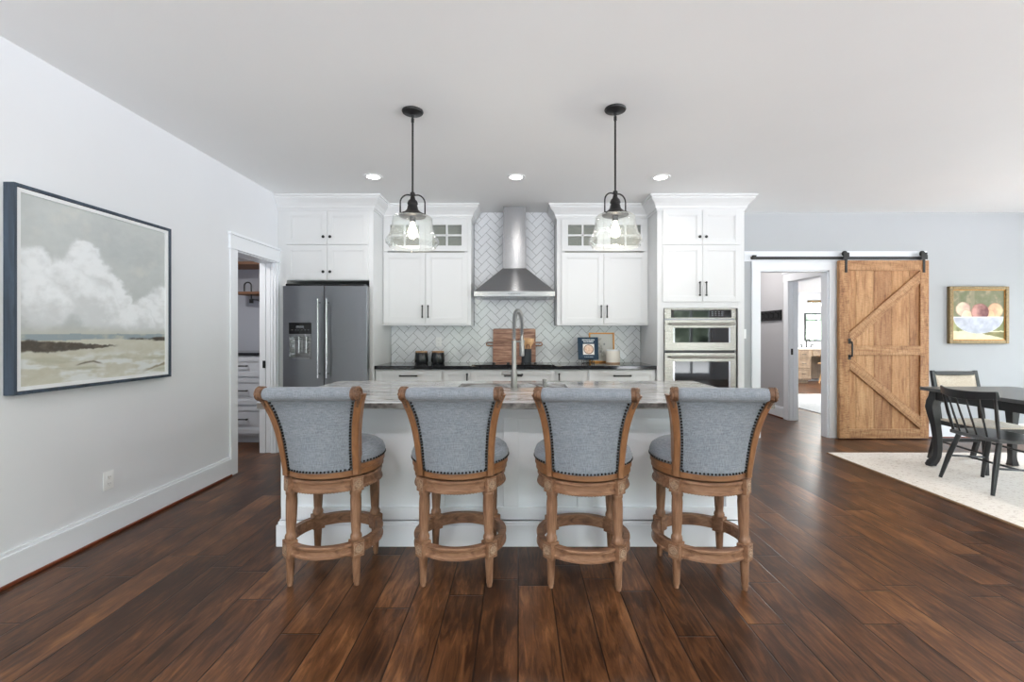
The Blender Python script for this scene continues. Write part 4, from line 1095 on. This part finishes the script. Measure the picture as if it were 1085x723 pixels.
def mould(mb, a0, a1, b0, b1, w, yf, yk):
    mb.box(a0, a0+w, yf, yk, b0, b1); mb.box(a1-w, a1, yf, yk, b0, b1); mb.box(a0+w, a1-w, yf, yk, b0, b0+w); mb.box(a0+w, a1-w, yf, yk, b1-w, b1)
mb = MB(); mould(mb, x0, x1, z0, z1, w, YB-.045, YB-.001); obj('frame', mb, M['gold'], t, bevel=.006)
mb = MB(); mould(mb, x0+w, x1-w, z0+w, z1-w, .010, YB-.034, YB-.002); obj('inner_lip', mb, M['bright_gold'], t)
w = .052
painted('canvas', t, lambda u, v: (x0+w+(x1-x0-2*w)*u, YB-.028, z0+w+(z1-z0-2*w)*v), fruit, 140, 130)

# ------------------------------------------------------------------ things on the back counter
def canister():
    t = thing('canister', 'x', 'canister', (0, 0, 0)); K = dict(local=True)
    obj('jar', MB().lathe([(.066, 0), (.076, .004), (.082, .03), (.080, .06), (.074, .12), (.072, .125), (.06, .126), (0, .126)], n=32), M['ceramic_black'], t, smooth=True, **K)
    obj('lid', MB().lathe([(0, .126), (.070, .126), (.072, .129), (.072, .141), (.069, .144), (0, .144)], n=32), M['cork'], t, smooth=True, **K)
    return t
c0 = canister()
for i, (x, lb) in enumerate(((-1.163, 'left of the two black canisters with wooden lids'), (-.965, 'right of the two black canisters with wooden lids'))):
    o = c0 if i == 0 else copy_tree(c0); o.location = (x, 5.52, .94); o['label'] = lb; o['group'] = 'black canisters on the back counter'
# cutting boards leaning on the tiles
def leaning(M4, mb): bmesh.ops.transform(mb.bm, matrix=M4, verts=mb.bm.verts)
def rrect(x0, x1, z0, z1, r, n=6):
    p = []
    for cx, cz, a0 in ((x1-r, z1-r, 0), (x0+r, z1-r, 90), (x0+r, z0+r, 180), (x1-r, z0+r, 270)):
        for k in range(n+1): a = math.radians(a0+90*k/n); p.append((cx+r*math.cos(a), cz+r*math.sin(a)))
    return p
def lean(yfoot, ang, zfoot=.94): return Matrix.Translation((0, yfoot, zfoot)) @ Matrix.Rotation(math.radians(-ang), 4, 'X')
t = thing('cutting_board', 'large upright wooden cutting board leaning on the herringbone tiles', 'cutting board', (-.03, 5.62, .94))
mb = MB().prism(rrect(-.31, .215, .001, .415, .02), -.022, 0); leaning(lean(5.655, 4.2), mb); obj('board', mb, M['acacia'], t, bevel=.003)
t = thing('cutting_board', 'wide low wooden board with metal loop handles at both ends', 'cutting board', (-.03, 5.58, .94))
mb = MB().prism(rrect(-.31, .215, .001, .26, .012), -.02, 0); leaning(lean(5.622, 4.2), mb); bo = obj('board', mb, M['acacia'], t, bevel=.003)
for s_, xe in ((-1, -.31), (1, .215)):
    mb = MB(); q = [(xe-s_*.004, -.010, .205), (xe+s_*.065, -.010, .205), (xe+s_*.078, -.010, .215), (xe+s_*.078, -.010, .235), (xe+s_*.065, -.010, .245), (xe-s_*.004, -.010, .245)]
    mb.tube(q, .008, 8); leaning(lean(5.622, 4.2), mb); obj('handle', mb, M['acacia'], bo, smooth=True)
t = thing('utensil_crock', 'dark slate utensil crock in front of the cutting boards', 'crock', (.10, 5.47, .94))
cx, cy = .10, 5.515
obj('pot', MB().lathe([(.0, 0), (.056, 0), (.060, .004), (.060, .168), (.056, .17), (.053, .166), (.053, .012), (0, .012)], (cx, cy, .94), 32), M['crock'], t, smooth=True)
UT = [(-.030, .0, -7, 0, .060, 'spoon'), (-.012, .016, -2, 0, .05, 'spat'), (.012, -.012, 4, 1, .066, 'spoon'), (.026, .004, 11, 0, .058, 'spat')]
ulab = ['wooden spoon at the left of the utensil crock', 'flat wooden spatula at the back of the utensil crock', 'tallest wooden spoon in the middle of the utensil crock', 'wooden spatula leaning right out of the utensil crock']
for (dx, dy, ang, q, hw_, kd), lb in zip(UT, ulab):
    R = Matrix.Translation((cx+dx*.5, cy+dy, .955)) @ Matrix.Rotation(math.radians(ang), 4, 'Y')
    mb = MB().tube([(0, 0, 0), (0, 0, .12), (0, 0, .20)], [.005, .006, .007], 8)
    if kd == 'spoon': mb.sphere((0, 0, .235+.012*q), .03, (.85, .3, 1.35))
    else: mb.prism([(-.008, .19), (.008, .19), (.028, .235), (.026, .285), (-.026, .285), (-.028, .235)], -.004, .004)
    bmesh.ops.transform(mb.bm, matrix=R, verts=mb.bm.verts)
    tag(obj('wooden_spoon' if kd == 'spoon' else 'wooden_spatula', mb, M['spoon'], smooth=True), lb, 'kitchen utensil', 'wooden utensils in the crock')
# cookbook on a wire stand
def cover(u, v):
    c = (24, 52, 74) if v > .1 else (21, 46, 66)
    if .24 < u < .80 and .21 < v < .70:
        c = (232, 228, 222); d = math.hypot((u-.52)/.245, (v-.455)/.215)
        if d < 1: c = mixc((214, 176, 150), (236, 214, 196), .5+1.5*fb(u*14, v*14, 3))
        if .86 < d < 1: c = (120, 84, 66)
    # two lines of pale title lettering, a line at the foot
    for vv, a, b, seed in ((.885, .20, .82, 3), (.80, .28, .76, 5)):
        if abs(v-vv) < .028 and a < u < b and noise.noise(Vector((u*46, seed, round(v*26)))) > -.12: c = (206, 212, 214)
    if abs(v-.11) < .016 and .30 < u < .74 and noise.noise(Vector((u*50, 9, 1))) > -.1: c = (150, 166, 178)
    return c
t = thing('cookbook', 'dark blue cookbook standing on the counter in a small wire stand', 'book', (.72, 5.35, .94))
bx0, bx1, bh = .705, .945, .265; A = lean(5.40, 12, .985)
mb = MB().box(bx0, bx1, -.028, -.0255, 0, bh).box(bx0, bx1, -.003, 0, 0, bh).box(bx0, bx0+.003, -.028, 0, 0, bh); leaning(A, mb)
obj('cover', mb, plain('blue_book_cloth', rgb(22, 48, 70), .4), t)
mb = MB().box(bx0+.004, bx1-.004, -.0255, -.003, .004, bh-.004); leaning(A, mb); obj('pages', mb, M['liner'], t)
painted('cover_print', t, lambda u, v: A @ Vector((bx0+.0005+(bx1-bx0-.001)*u, -.0286, .0005+(bh-.001)*v)), cover, 110, 120, 'print')
t = thing('book_stand', 'small black wire stand holding the blue cookbook', 'stand', (.82, 5.38, .94))
mb = MB()
for x in (.765, .885):
    mb.tube([(x, 5.33, .9435), (x, 5.345, .975), (x, 5.372, .980), (x, 5.402, .980), (x, 5.425, 1.06), (x, 5.44, 1.13)], .0028, 6); mb.tube([(x, 5.44, 1.13), (x, 5.50, .9435)], .0028, 6); mb.tube([(x, 5.33, .9435), (x, 5.50, .9435)], .0028, 6)
mb.tube([(.765, 5.402, .980), (.885, 5.402, .980)], .0028, 6); mb.tube([(.765, 5.50, .9435), (.885, 5.50, .9435)], .0028, 6)
mb.tube([(.79, 5.34, .975), (.81, 5.325, .955), (.825, 5.34, .985), (.84, 5.325, .955), (.86, 5.34, .975)], .0025, 6)
obj('wire_frame', mb, M['black'], t, smooth=True)
# brass framed print
def herb(u, v):
    c = (228, 227, 222)
    n = fb(u*9, v*9, 12)
    d = abs(u-.45-.12*math.sin(v*7)) 
    if .15 < v < .85 and d < .10 and n > -.02: c = (196, 196, 188)
    if math.hypot(u-.32, v-.72) < .05 or math.hypot(u-.62, v-.62) < .04 or math.hypot(u-.45, v-.35) < .05: c = mixc(c, (150, 152, 150), .7)
    if abs(u-.5) < .012 and .2 < v < .6: c = (170, 172, 164)
    return c
t = thing('framed_print', 'thin brass-framed botanical print leaning behind the cookbook', 'picture', (1.03, 5.6, .94))
A = lean(5.655, 5); px0, px1, ph = .875, 1.185, .365
mb = MB()
for b in ((px0, px0+.016, 0, ph), (px1-.016, px1, 0, ph), (px0+.016, px1-.016, 0, .016), (px0+.016, px1-.016, ph-.016, ph)): mb.box(b[0], b[1], -.024, 0, b[2], b[3])
leaning(A, mb); obj('frame', mb, M['bright_gold'], t, bevel=.001)
mb = MB().box(px0+.016, px1-.016, -.008, -.002, .016, ph-.016); leaning(A, mb); obj('backing', mb, M['liner'], t)
painted('print', t, lambda u, v: A @ Vector((px0+.016+(px1-px0-.032)*u, -.0085, .016+(ph-.032)*v)), herb, 60, 70, 'print')
t = thing('candle', 'round ivory candle jar at the right end of the back counter', 'candle', (1.13, 5.42, .94))
obj('jar', MB().lathe([(0, 0), (.078, 0), (.082, .004), (.082, .145), (.079, .148), (0, .148)], (1.128, 5.46, .94), 36), M['candle'], t, smooth=True)
obj('lid', MB().lathe([(0, .148), (.080, .148), (.080, .160), (.076, .164), (0, .165)], (1.128, 5.46, .94), 36), M['liner'], t, smooth=True)
obj('foot_ring', MB().lathe([(.083, .002), (.0835, .012), (.082, .013)], (1.128, 5.46, .94), 36), M['cork'], t, smooth=True)

# outlets and switches
def outlet(label, axis, d, a, z, kind='outlet'):
    """axis 'y' plate on the left wall, 'x' plate on a wall facing -y"""
    t = thing('wall_outlet' if kind == 'outlet' else 'light_switch', label, kind, (d, a, z) if axis == 'y' else (a, d, z))
    def B(mb, p, q, r, s, o0, o1):
        if axis == 'y': mb.box(d+o0, d+o1, a+p, a+q, z+r, z+s)
        else: mb.box(a+p, a+q, d-o1, d-o0, z+r, z+s)
        return mb
    obj('plate', B(MB(), -.036, .036, -.058, .058, 0, .006), M['white_plastic'], t, bevel=.002)
    if kind == 'outlet':
        mb = MB(); B(mb, -.017, .017, -.036, -.006, .006, .009); B(mb, -.017, .017, .006, .036, .006, .009); rc = obj('socket', mb, M['white_plastic'], t, bevel=.002)
        mb = MB()
        for zc in (-.021, .021): B(mb, -.008, -.006, zc-.005, zc+.005, .009, .0094); B(mb, .006, .008, zc-.005, zc+.005, .009, .0094); B(mb, -.0015, .0015, zc-.012, zc-.009, .009, .0094)
        obj('slot', mb, M['black_plastic'], rc)
    else: obj('rocker', B(MB(), -.016, .016, -.033, .033, .006, .010), M['white_plastic'], t, bevel=.002)
outlet('white outlet plate low on the left wall under the seascape', 'y', XL, 2.93, .356)
outlet('white outlet plate on the tiles above the black canisters', 'x', YB-.0115, -.985, 1.19)
outlet('white light switch plate at the right edge of the oven tower', 'x', YB, 2.795, 1.29, 'switch')

# ------------------------------------------------------------------ barn door and its track
t = thing('barn_door', 'rustic reclaimed wood sliding barn door with K-shaped bracing', 'barn door', (4.47, 5.63, 0))
bx0, bx1, bz0, bz1 = 3.925, 5.02, .012, 2.19; yb0, yb1 = 5.625, 5.65      # boards, facing -y
n = 5; bw = (bx1-bx0)/n
for k in range(n):
    a = bx0+k*bw
    obj('upright_board', MB().box(a+.0015, a+bw-.0015, yb0, yb1, bz0, bz1), M[('barn', 'barn_c', 'barn_b', 'barn', 'barn_b')[k]], t, bevel=.003)
yf0 = 5.603; sw = .125
obj('stile', MB().box(bx0-.0, bx0+sw, yf0, yb0, bz0, bz1), M['barn_v'], t, bevel=.003)
obj('stile', MB().box(bx1-sw+.02, bx1, yf0, yb0, bz0, bz1), M['barn_v'], t, bevel=.003)
ix0, ix1 = bx0+sw, bx1-sw+.02
for z0, z1 in ((bz0, bz0+.115), (1.03, 1.145), (bz1-.125, bz1)): obj('rail', MB().box(ix0, ix1, yf0, yb0, z0, z1), M['barn_h'], t, bevel=.003)
def brace(p, q, w=.115):
    """bar in its own frame so the grain follows it; ends cut plumb"""
    p, q = Vector(p), Vector(q); L = (q-p).length; a = math.atan2(q.z-p.z, q.x-p.x)
    me = MB(); h = w/2; cut = math.tan(abs(a)) if abs(a) < 1.4 else 1
    k = h*math.tan(a)
    me.prism([(0-k, -h), (L-k, -h), (L+k, h), (0+k, h)], -.0205, 0)
    m_ = bpy.data.meshes.new('brace'); bmesh.ops.recalc_face_normals(me.bm, faces=me.bm.faces); me.bm.to_mesh(m_); me.bm.free(); m_.materials.append(M['barn_h'])
    o = bpy.data.objects.new('brace', m_); COL.objects.link(o); o.parent = t
    o.location = Vector((p.x, yb0-.0005, p.z))-t.location; o.rotation_euler = (0, -a, 0)
    b_ = o.modifiers.new('edge', 'BEVEL'); b_.width = .003; b_.segments = 2
brace((ix0, 0, 1.235), (ix1, 0, 1.985)); brace((ix0, 0, .94), (ix1, 0, .205))
mb = MB().box(4.03, 4.062, yf0-.006, yf0, 1.17, 1.235).box(4.03, 4.062, yf0-.006, yf0, .975, 1.035)
mb.tube([(4.046, yf0-.004, 1.20), (4.046, yf0-.045, 1.19), (4.046, yf0-.05, 1.16), (4.046, yf0-.05, 1.05), (4.046, yf0-.045, 1.02), (4.046, yf0-.004, 1.01)], .010, 10)
obj('pull_handle', mb, M['black'], t, smooth=True)
for x in (4.005, 4.955):
    mb = MB().box(x-.014, x+.014, yf0-.008, yf0, 2.04, 2.25)
    mb.box(x-.03, x+.03, 5.625, 5.655, 2.19, 2.20)
    h = obj('hanger_strap', mb, M['black'], t, bevel=.001)
    mb = MB().box(x-.036, x+.036, yf0-.012, yf0-.004, 2.20, 2.285, .004); obj('hanger_plate', mb, M['black'], h)
    obj('roller', MB().lathe([(.034, 0), (.034, .012), (.01, .016), (0, .016)], (x, 5.632, 2.276), 24, 'y'), M['black'], h, smooth=True)
    mb = MB()
    for z in (2.07, 2.13): mb.lathe([(.008, 0), (.008, .004), (0, .005)], (x, yf0-.008, z), 8, 'y')
    obj('bolt', mb, M['black'], h)
t = thing('barn_door_track', 'long black steel track above the doorway and barn door', 'track', (3.9, 5.65, 2.22))
obj('rail', MB().box(2.86, 5.03, 5.632, 5.641, 2.205, 2.24, .001), M['black'], t)
mb = MB()
for x in (3.0, 3.35, 3.7, 4.25, 4.6): mb.lathe([(.010, 0), (.010, .04)], (x, 5.675, 2.222), 10, 'y')
obj('standoff', mb, M['black'], t)
mb = MB()
for x in (2.90, 5.0): mb.box(x-.022, x+.022, 5.62, 5.652, 2.212, 2.258, .003)
obj('end_stop', mb, M['black'], t)

# ------------------------------------------------------------------ pantry beyond the left doorway
t = thing('pantry_cabinet', 'pale drawer cabinet with dark top inside the pantry doorway', 'cabinet', (-3.4, 5.5, 0))
PX0, PX1, PY = -4.2, -2.83, 5.40
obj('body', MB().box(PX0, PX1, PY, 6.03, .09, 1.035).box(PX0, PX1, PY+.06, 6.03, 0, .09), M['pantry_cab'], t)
for x0, x1 in ((PX0+.01, -3.55), (-3.54, -2.85)):
    for z0, z1 in ((.79, 1.02), (.46, .77), (.12, .44)):
        d = obj('drawer', shaker(MB(), x0, x1, z0, z1, PY, rail=.05), M['pantry_cab'], t, bevel=.001)
        c = -3.25 if x1 > -3 else (x0+x1)/2
        bar_handle(d, (z0+z1)/2+.01, c-.07, c+.09, PY-.02, False, r=.006)
obj('top', MB().box(PX0, PX1, PY-.03, 6.04, 1.036, 1.07, .003), M['black_stone'], t)
t = thing('wall_shelf', 'short wooden shelf on a dark curved bracket in the pantry', 'shelf', (-3.1, 5.9, 1.80))
obj('board', MB().box(-3.58, -2.83, 5.74, 6.045, 1.79, 1.82, .002), M['pantry_wood'], t)
for x in (-3.43, -2.95):
    u = [(x-.045, 5.82, 1.83), (x-.045, 5.82, 1.90)]+[(x-.045*math.cos(PI*k/10), 5.82, 1.90+.045*math.sin(PI*k/10)) for k in range(1, 10)]+[(x+.045, 5.82, 1.90), (x+.045, 5.82, 1.70)]
    mb = MB().tube(u, .009, 8); mb.tube([(x+.045, 5.82, 1.73), (x+.045, 6.04, 1.73)], .009, 8); mb.lathe([(.028, 0), (.028, .012)], (x+.045, 6.045, 1.73), 16, 'y'); mb.box(x+.03, x+.06, 5.80, 5.84, 1.68, 1.73)
    obj('bracket', mb, M['black'], t, smooth=True)
tag(obj('upper_shelf', MB().box(-4.69, -2.81, 5.60, 6.045, 2.14, 2.175, .002), M['pantry_wood']), 'long brown wooden shelf high up in the pantry', 'shelf')
mb = MB().box(-2.765, -2.735, DL[1]-.0175, DL[1]-.0125, .92, 1.0).box(-2.757, -2.743, DL[1]-.019, DL[1]-.0165, .94, .98)
tag(obj('door_latch', mb, M['black']), 'black pocket door latch in the pantry door jamb', 'latch')
area_lamp('hall_fill_lamp', (3.2, 7.2, 2.78), (0, 0, 0), .3, .3, 25, (1, .95, .9)); area_lamp('bath_fill_lamp', (7.2, 10.6, 2.40), (0, 0, 0), .4, .4, 120, (1, .98, .95))  # unseen fill lamps without fixtures, added to brighten hall and bathroom
area_lamp('pantry_fill_lamp', (-3.5, 4.3, 2.48), (0, 0, 0), .25, .25, 20, (1, .96, .92))  # added ceiling fill, out of view, that lights the pantry

# ------------------------------------------------------------------ hall and bath beyond the barn doorway
t = thing('hook_rack', 'black wall rack of coat hooks inside the hall', 'hook rack', (HX, 7.3, 1.6))
obj('board', MB().box(HX-.022, HX, 7.02, 7.72, 1.50, 1.66, .003), M['black'], t)
for k in range(5):
    y = 7.09+k*.14
    obj('hook', MB().tube([(HX-.02, y, 1.60), (HX-.06, y, 1.615), (HX-.075, y, 1.64)], .006, 6).tube([(HX-.02, y, 1.56), (HX-.05, y, 1.53), (HX-.07, y, 1.55)], .006, 6).box(HX-.03, HX-.02, y-.012, y+.012, 1.54, 1.62), M['bronze'], t, smooth=True)
tag(obj('door_latch', MB().box(HX+.02, HX+.052, HW[1]-.0165, HW[1]-.0115, .98, 1.07), M['black']), 'black latch in the jamb of the bathroom doorway', 'latch')
tag(obj('bedroom_rug', MB().box(4.87, 8.2, 6.3, 9.75, 0, .012, .004), M['bath_rug']), 'pale rug on the floor seen through the far doorway', 'rug')
t = thing('vanity', 'grey-brown bathroom vanity with knee space seen through the doorway', 'vanity', (7.9, 12.3, 0))
VY = 12.0
mb = MB(); mb.box(6.9, 7.66, VY, 12.58, .08, .885); mb.box(8.9, 9.45, VY, 12.58, .08, .885); mb.box(7.66, 8.9, VY, 12.58, .70, .885); mb.box(7.66, 8.9, 12.5, 12.58, .08, .70); mb.box(6.95, 7.62, VY+.05, 12.5, 0, .08); mb.box(8.95, 9.4, VY+.05, 12.5, 0, .08)
obj('body', mb, M['vanity'], t)
for x0, x1 in ((7.28, 7.64), (6.92, 7.26)):
    for z0, z1 in ((.66, .86), (.40, .64), (.12, .38)):
        d = obj('drawer', shaker(MB(), x0, x1, z0, z1, VY, rail=.035), M['vanity'], t); bar_handle(d, (z0+z1)/2, (x0+x1)/2-.05, (x0+x1)/2+.05, VY-.02, False)
d = obj('drawer', shaker(MB(), 7.70, 8.86, .72, .86, VY, rail=.03), M['vanity'], t); bar_handle(d, .79, 8.1, 8.3, VY-.02, False)
obj('top', MB().box(6.88, 9.48, VY-.03, 12.585, .886, .925, .003), M['candle'], t)
t = thing('vanity_stool', 'small wooden stool under the bathroom vanity', 'stool', (8.15, 11.9, 0))
obj('seat', MB().box(7.87, 8.40, 11.75, 12.05, .50, .54, .01), M['spoon'], t)
for sx, sy in ((-1, -1), (-1, 1), (1, -1), (1, 1)):
    obj('leg', MB().tube([(8.135+sx*.25, 11.9+sy*.12, 0), (8.135+sx*.14, 11.9+sy*.08, .5)], [.018, .024], 10), M['spoon'], t, smooth=True)
t = thing('bathroom_faucet', 'small black bathroom faucet on the vanity', 'faucet', (7.85, 12.35, .925))
mb = MB().tube([(7.78, 12.38, .925), (7.78, 12.38, 1.08), (7.78, 12.34, 1.13), (7.78, 12.27, 1.14), (7.78, 12.23, 1.09)], .016, 10)
obj('spout', mb, M['black'], t, smooth=True)
for x in (7.66, 7.90): obj('lever', MB().tube([(x, 12.38, .925), (x, 12.38, .99), (x+.05*(1 if x > 7.7 else -1), 12.36, 1.0)], .014, 8), M['black'], t, smooth=True)
t = thing('bathroom_mirror', 'black-framed mirror reflecting greenery above the vanity', 'mirror', (8.3, 12.58, 1.5))
x0, x1, z0, z1 = 7.86, 8.60, 1.10, 1.86
mb = MB(); mould(mb, x0, x1, z0, z1, .028, 12.565, 12.598); mb.box(x0+.028, x1-.028, 12.575, 12.58, 1.66, 1.68); obj('frame', mb, M['black'], t)
obj('mirror_glass', MB().box(x0+.028, x1-.028, 12.588, 12.592, z0+.028, z1-.028), M['mirror'], t)
t = thing('vanity_light', 'bathroom wall light with glass shades above the mirror', 'wall light', (8.2, 12.55, 2.1))
obj('bar', MB().box(7.95, 8.55, 12.56, 12.598, 2.16, 2.21, .004), M['gold'], t)
for x in (8.03, 8.25, 8.47):
    obj('arm', MB().tube([(x, 12.56, 2.185), (x, 12.48, 2.185), (x, 12.48, 2.15)], .008, 8), M['bright_gold'], t, smooth=True)
    obj('shade', MB().lathe([(.03, 0), (.05, -.05), (.07, -.12), (.066, -.12), (.046, -.05), (.026, -.004)], (x, 12.48, 2.15), 20), M['shade_glass'], t, smooth=True)
    obj('bulb', MB().sphere((x, 12.48, 2.08), .03), M['bath_bulb'], t, smooth=True)

# ------------------------------------------------------------------ dining corner
t = thing('dining_rug', 'large cream woven rug under the black dining table', 'rug', (5.2, 3.2, 0))
bm = MB(); n = 60
top = [[None]*(n+1) for _ in range(n+1)]
rx0, rx1, ry0, ry1 = 3.335, 6.7, 1.3, 4.94
def edge_w(s_, k): return .008*noise.noise(Vector((s_*3.0, k*5, 0)))
R0 = [bm.bm.verts.new((rx0+(rx1-rx0)*i/n, ry0+edge_w(i*.2, 1), 0)) for i in range(n+1)]
R1 = [bm.bm.verts.new((rx1+edge_w(i*.2, 2), ry0+(ry1-ry0)*i/n, 0)) for i in range(1, n+1)]
R2 = [bm.bm.verts.new((rx1-(rx1-rx0)*i/n, ry1+edge_w(i*.2, 3), 0)) for i in range(1, n+1)]
R3 = [bm.bm.verts.new((rx0+edge_w(i*.2, 4), ry1-(ry1-ry0)*i/n, 0)) for i in range(1, n)]
f = bm.bm.faces.new(R0+R1+R2+R3)
r = bmesh.ops.extrude_face_region(bm.bm, geom=[f]); bmesh.ops.translate(bm.bm, verts=[v for v in r['geom'] if isinstance(v, bmesh.types.BMVert)], vec=(0, 0, .012))
obj('pile', bm, M['rug'], t)
mb = MB()
mb.tube([(rx0-.005, ry0+(ry1-ry0)*k/60, .004) for k in range(61)], .010, 6)
mb.tube([(rx0+(rx1-rx0)*k/20, ry1+.003, .004) for k in range(21)], .008, 6)
obj('binding', mb, M['rug_edge'], t, smooth=True)
RZ = .015
t = thing('dining_table', 'black dining table with curved cabriole legs on the cream rug', 'table', (4.4, 3.5, RZ))
TX0, TX1, TY0, TY1 = 3.93, 4.86, 2.35, 4.52
obj('tabletop', MB().prism(rrect(TX0, TX1, TY0, TY1, .05), .742, .772, 'xy'), M['table_top'], t, bevel=.004)
mb = MB(); a = .07
mb.box(TX0+a, TX1-a, TY1-a-.025, TY1-a, .655, .7415); mb.box(TX0+a, TX1-a, TY0+a, TY0+a+.025, .655, .7415); mb.box(TX0+a, TX0+a+.025, TY0+a, TY1-a, .655, .7415); mb.box(TX1-a-.025, TX1-a, TY0+a, TY1-a, .655, .7415)
obj('apron', mb, M['table_black'], t, bevel=.002)
for sx, x in ((-1, TX0+a+.03), (1, TX1-a-.03)):
    for sy, y in ((-1, TY0+a+.03), (1, TY1-a-.03)):
        prof = [(.725, 0, .036), (.66, .006, .038), (.62, .016, .040), (.57, .022, .040), (.50, .016, .035), (.40, .004, .029), (.28, -.006, .027), (.17, -.008, .025), (.10, -.004, .024), (.06, .008, .026), (.03, .026, .030), (.008, .032, .032), (0, .030, .028)]
        pts = [(x+sx*o, y+sy*o*.8, RZ+z) for z, o, w_ in prof]
        mb = MB().bar(pts, [2*w_ for z, o, w_ in prof], [2*w_ for z, o, w_ in prof], (1, 0, 0))
        obj('cabriole_leg', mb, M['table_black'], t, smooth=True, bevel=.006)
# armless chair with woven seat at the table's far end, facing the camera
t = thing('dining_chair', 'black dining chair with cream woven back and seat at the far table end', 'chair', (4.42, 4.35, RZ))
ax0, ax1 = 4.20, 4.67
for x in (ax0+.018, ax1-.018):
    obj('rear_leg', MB().bar([(x, 4.70, RZ), (x, 4.635, .25), (x, 4.60, .44), (x, 4.62, .62), (x, 4.675, .918)], [.034, .036, .038, .036, .032], [.034, .040, .042, .038, .030]), M['table_black'], t, smooth=True, bevel=.003)
    obj('front_leg', MB().bar([(x, 4.13, RZ), (x, 4.15, .43)], [.028, .036], [.028, .036]), M['table_black'], t, bevel=.003)
    obj('seat_rail', MB().box(x-.012, x+.012, 4.16, 4.60, .385, .43), M['table_black'], t, bevel=.003)
    obj('side_stretcher', MB().tube([(x, 4.14, .20), (x, 4.635, .22)], .010, 8), M['table_black'], t, smooth=True)
obj('top_rail', MB().box(ax0+.036, ax1-.036, 4.655, 4.685, .872, .912), M['table_black'], t, bevel=.004)
obj('lower_back_rail', MB().box(ax0+.036, ax1-.036, 4.61, 4.632, .60, .63), M['table_black'], t, bevel=.003)
obj('rear_stretcher', MB().box(ax0+.036, ax1-.036, 4.62, 4.645, .20, .235), M['table_black'], t, bevel=.002)
obj('front_seat_rail', MB().box(ax0+.03, ax1-.03, 4.135, 4.16, .385, .43), M['table_black'], t, bevel=.003)
mb = MB().strip([[(ax0+.03+(ax1-ax0-.06)*i/10, 4.618+.045*v+.018*math.sin(PI*i/10)*1, .625+.255*v) for i in range(11)] for v in (0, .33, .66, 1)])
bb = obj('back_sling', mb, M['cream'], t, smooth=True); so = bb.modifiers.new('thick', 'SOLIDIFY'); so.thickness = .008
mb = MB(); rows = []
for j in range(13):
    rows.append([(ax0+.008+(ax1-ax0-.016)*i/12, 4.135+.47*j/12, .437-.018*math.sin(PI*i/12)*math.sin(PI*j/12)+.006) for i in range(13)])
mb.strip(rows); ss = obj('woven_seat', mb, M['cream'], t, smooth=True); so = ss.modifiers.new('thick', 'SOLIDIFY'); so.thickness = .014
# low spindle-back chair on the near side of the table
t = thing('spindle_chair', 'low black spindle-back chair with curved rail at the near table side', 'chair', (3.98, 3.83, RZ))
K = {}
seat = [(3.80, 3.62), (3.90, 3.585), (4.08, 3.575), (4.18, 3.60), (4.205, 3.70), (4.205, 3.98), (4.18, 4.06), (4.10, 4.085), (3.90, 4.075), (3.80, 4.04), (3.775, 3.94), (3.765, 3.83), (3.775, 3.72)]
obj('seat', MB().prism(seat, .425, .455, 'xy'), M['table_top'], t, bevel=.006)
ft = {'r0': ((3.74, 3.615), (3.84, 3.66)), 'r1': ((3.76, 4.085), (3.85, 4.0)), 'f0': ((4.17, 3.60), (4.13, 3.66)), 'f1': ((4.14, 4.09), (4.12, 4.0))}
for k, (a, b) in ft.items():
    obj('leg', MB().tube([(a[0], a[1], RZ), (a[0]*.55+b[0]*.45, a[1]*.55+b[1]*.45, .22), (b[0], b[1], .43)], [.0135, .020, .019], 12), M['table_black'], t, smooth=True)
def lp(k, z): a, b = ft[k]; f_ = (z-RZ)/(.43-RZ); return (a[0]+(b[0]-a[0])*f_, a[1]+(b[1]-a[1])*f_, z)
obj('side_stretcher', MB().tube([lp('r0', .22), lp('f0', .20)], .009, 8), M['table_black'], t, smooth=True)
obj('side_stretcher', MB().tube([lp('r1', .22), lp('f1', .20)], .009, 8), M['table_black'], t, smooth=True)
m0 = (Vector(lp('r0', .22))+Vector(lp('f0', .20)))/2; m1 = (Vector(lp('r1', .22))+Vector(lp('f1', .20)))/2
obj('cross_stretcher', MB().tube([m0, m1], .009, 8), M['table_black'], t, smooth=True)
# curved comb rail, bowed backwards (-x)
def rail_pt(s_): # s_ -1 near .. 1 far
    y = 3.765+.235*s_; return Vector((3.625+.075*s_*s_, y, .0))
mb = MB(); rr = []
for k in range(25):
    s_ = -1+2*k/24; p = rail_pt(s_); h = .066+.004*math.cos(PI*s_); zc = .795+.018*s_*s_; th = .016
    rr.append([mb.bm.verts.new((p.x+dx, p.y, zc+dz)) for dx, dz in ((-th, -h/2), (th, -h/2), (th*.6-.012, h/2), (-th*.6-.012, h/2))])
for a, b in zip(rr, rr[1:]):
    for k in range(4): mb.bm.faces.new((a[k], a[(k+1) % 4], b[(k+1) % 4], b[k]))
mb.bm.faces.new(rr[0]); mb.bm.faces.new(rr[-1][::-1])
obj('comb_rail', mb, M['table_black'], t, smooth=True, bevel=.004)
for k in range(6):
    s_ = -.93+1.86*k/5; p = rail_pt(s_); e_ = k in (0, 5)
    foot = (3.79+.03*s_*s_, 3.83+.205*s_, .453)
    r_ = .0125 if e_ else .0075
    obj('spindle', MB().tube([foot, ((foot[0]+p.x)/2, (foot[1]+p.y)/2, .61), (p.x, p.y, .775+.018*s_*s_)], [r_*.8, r_*1.1, r_*.75], 8), M['table_black'], t, smooth=True)
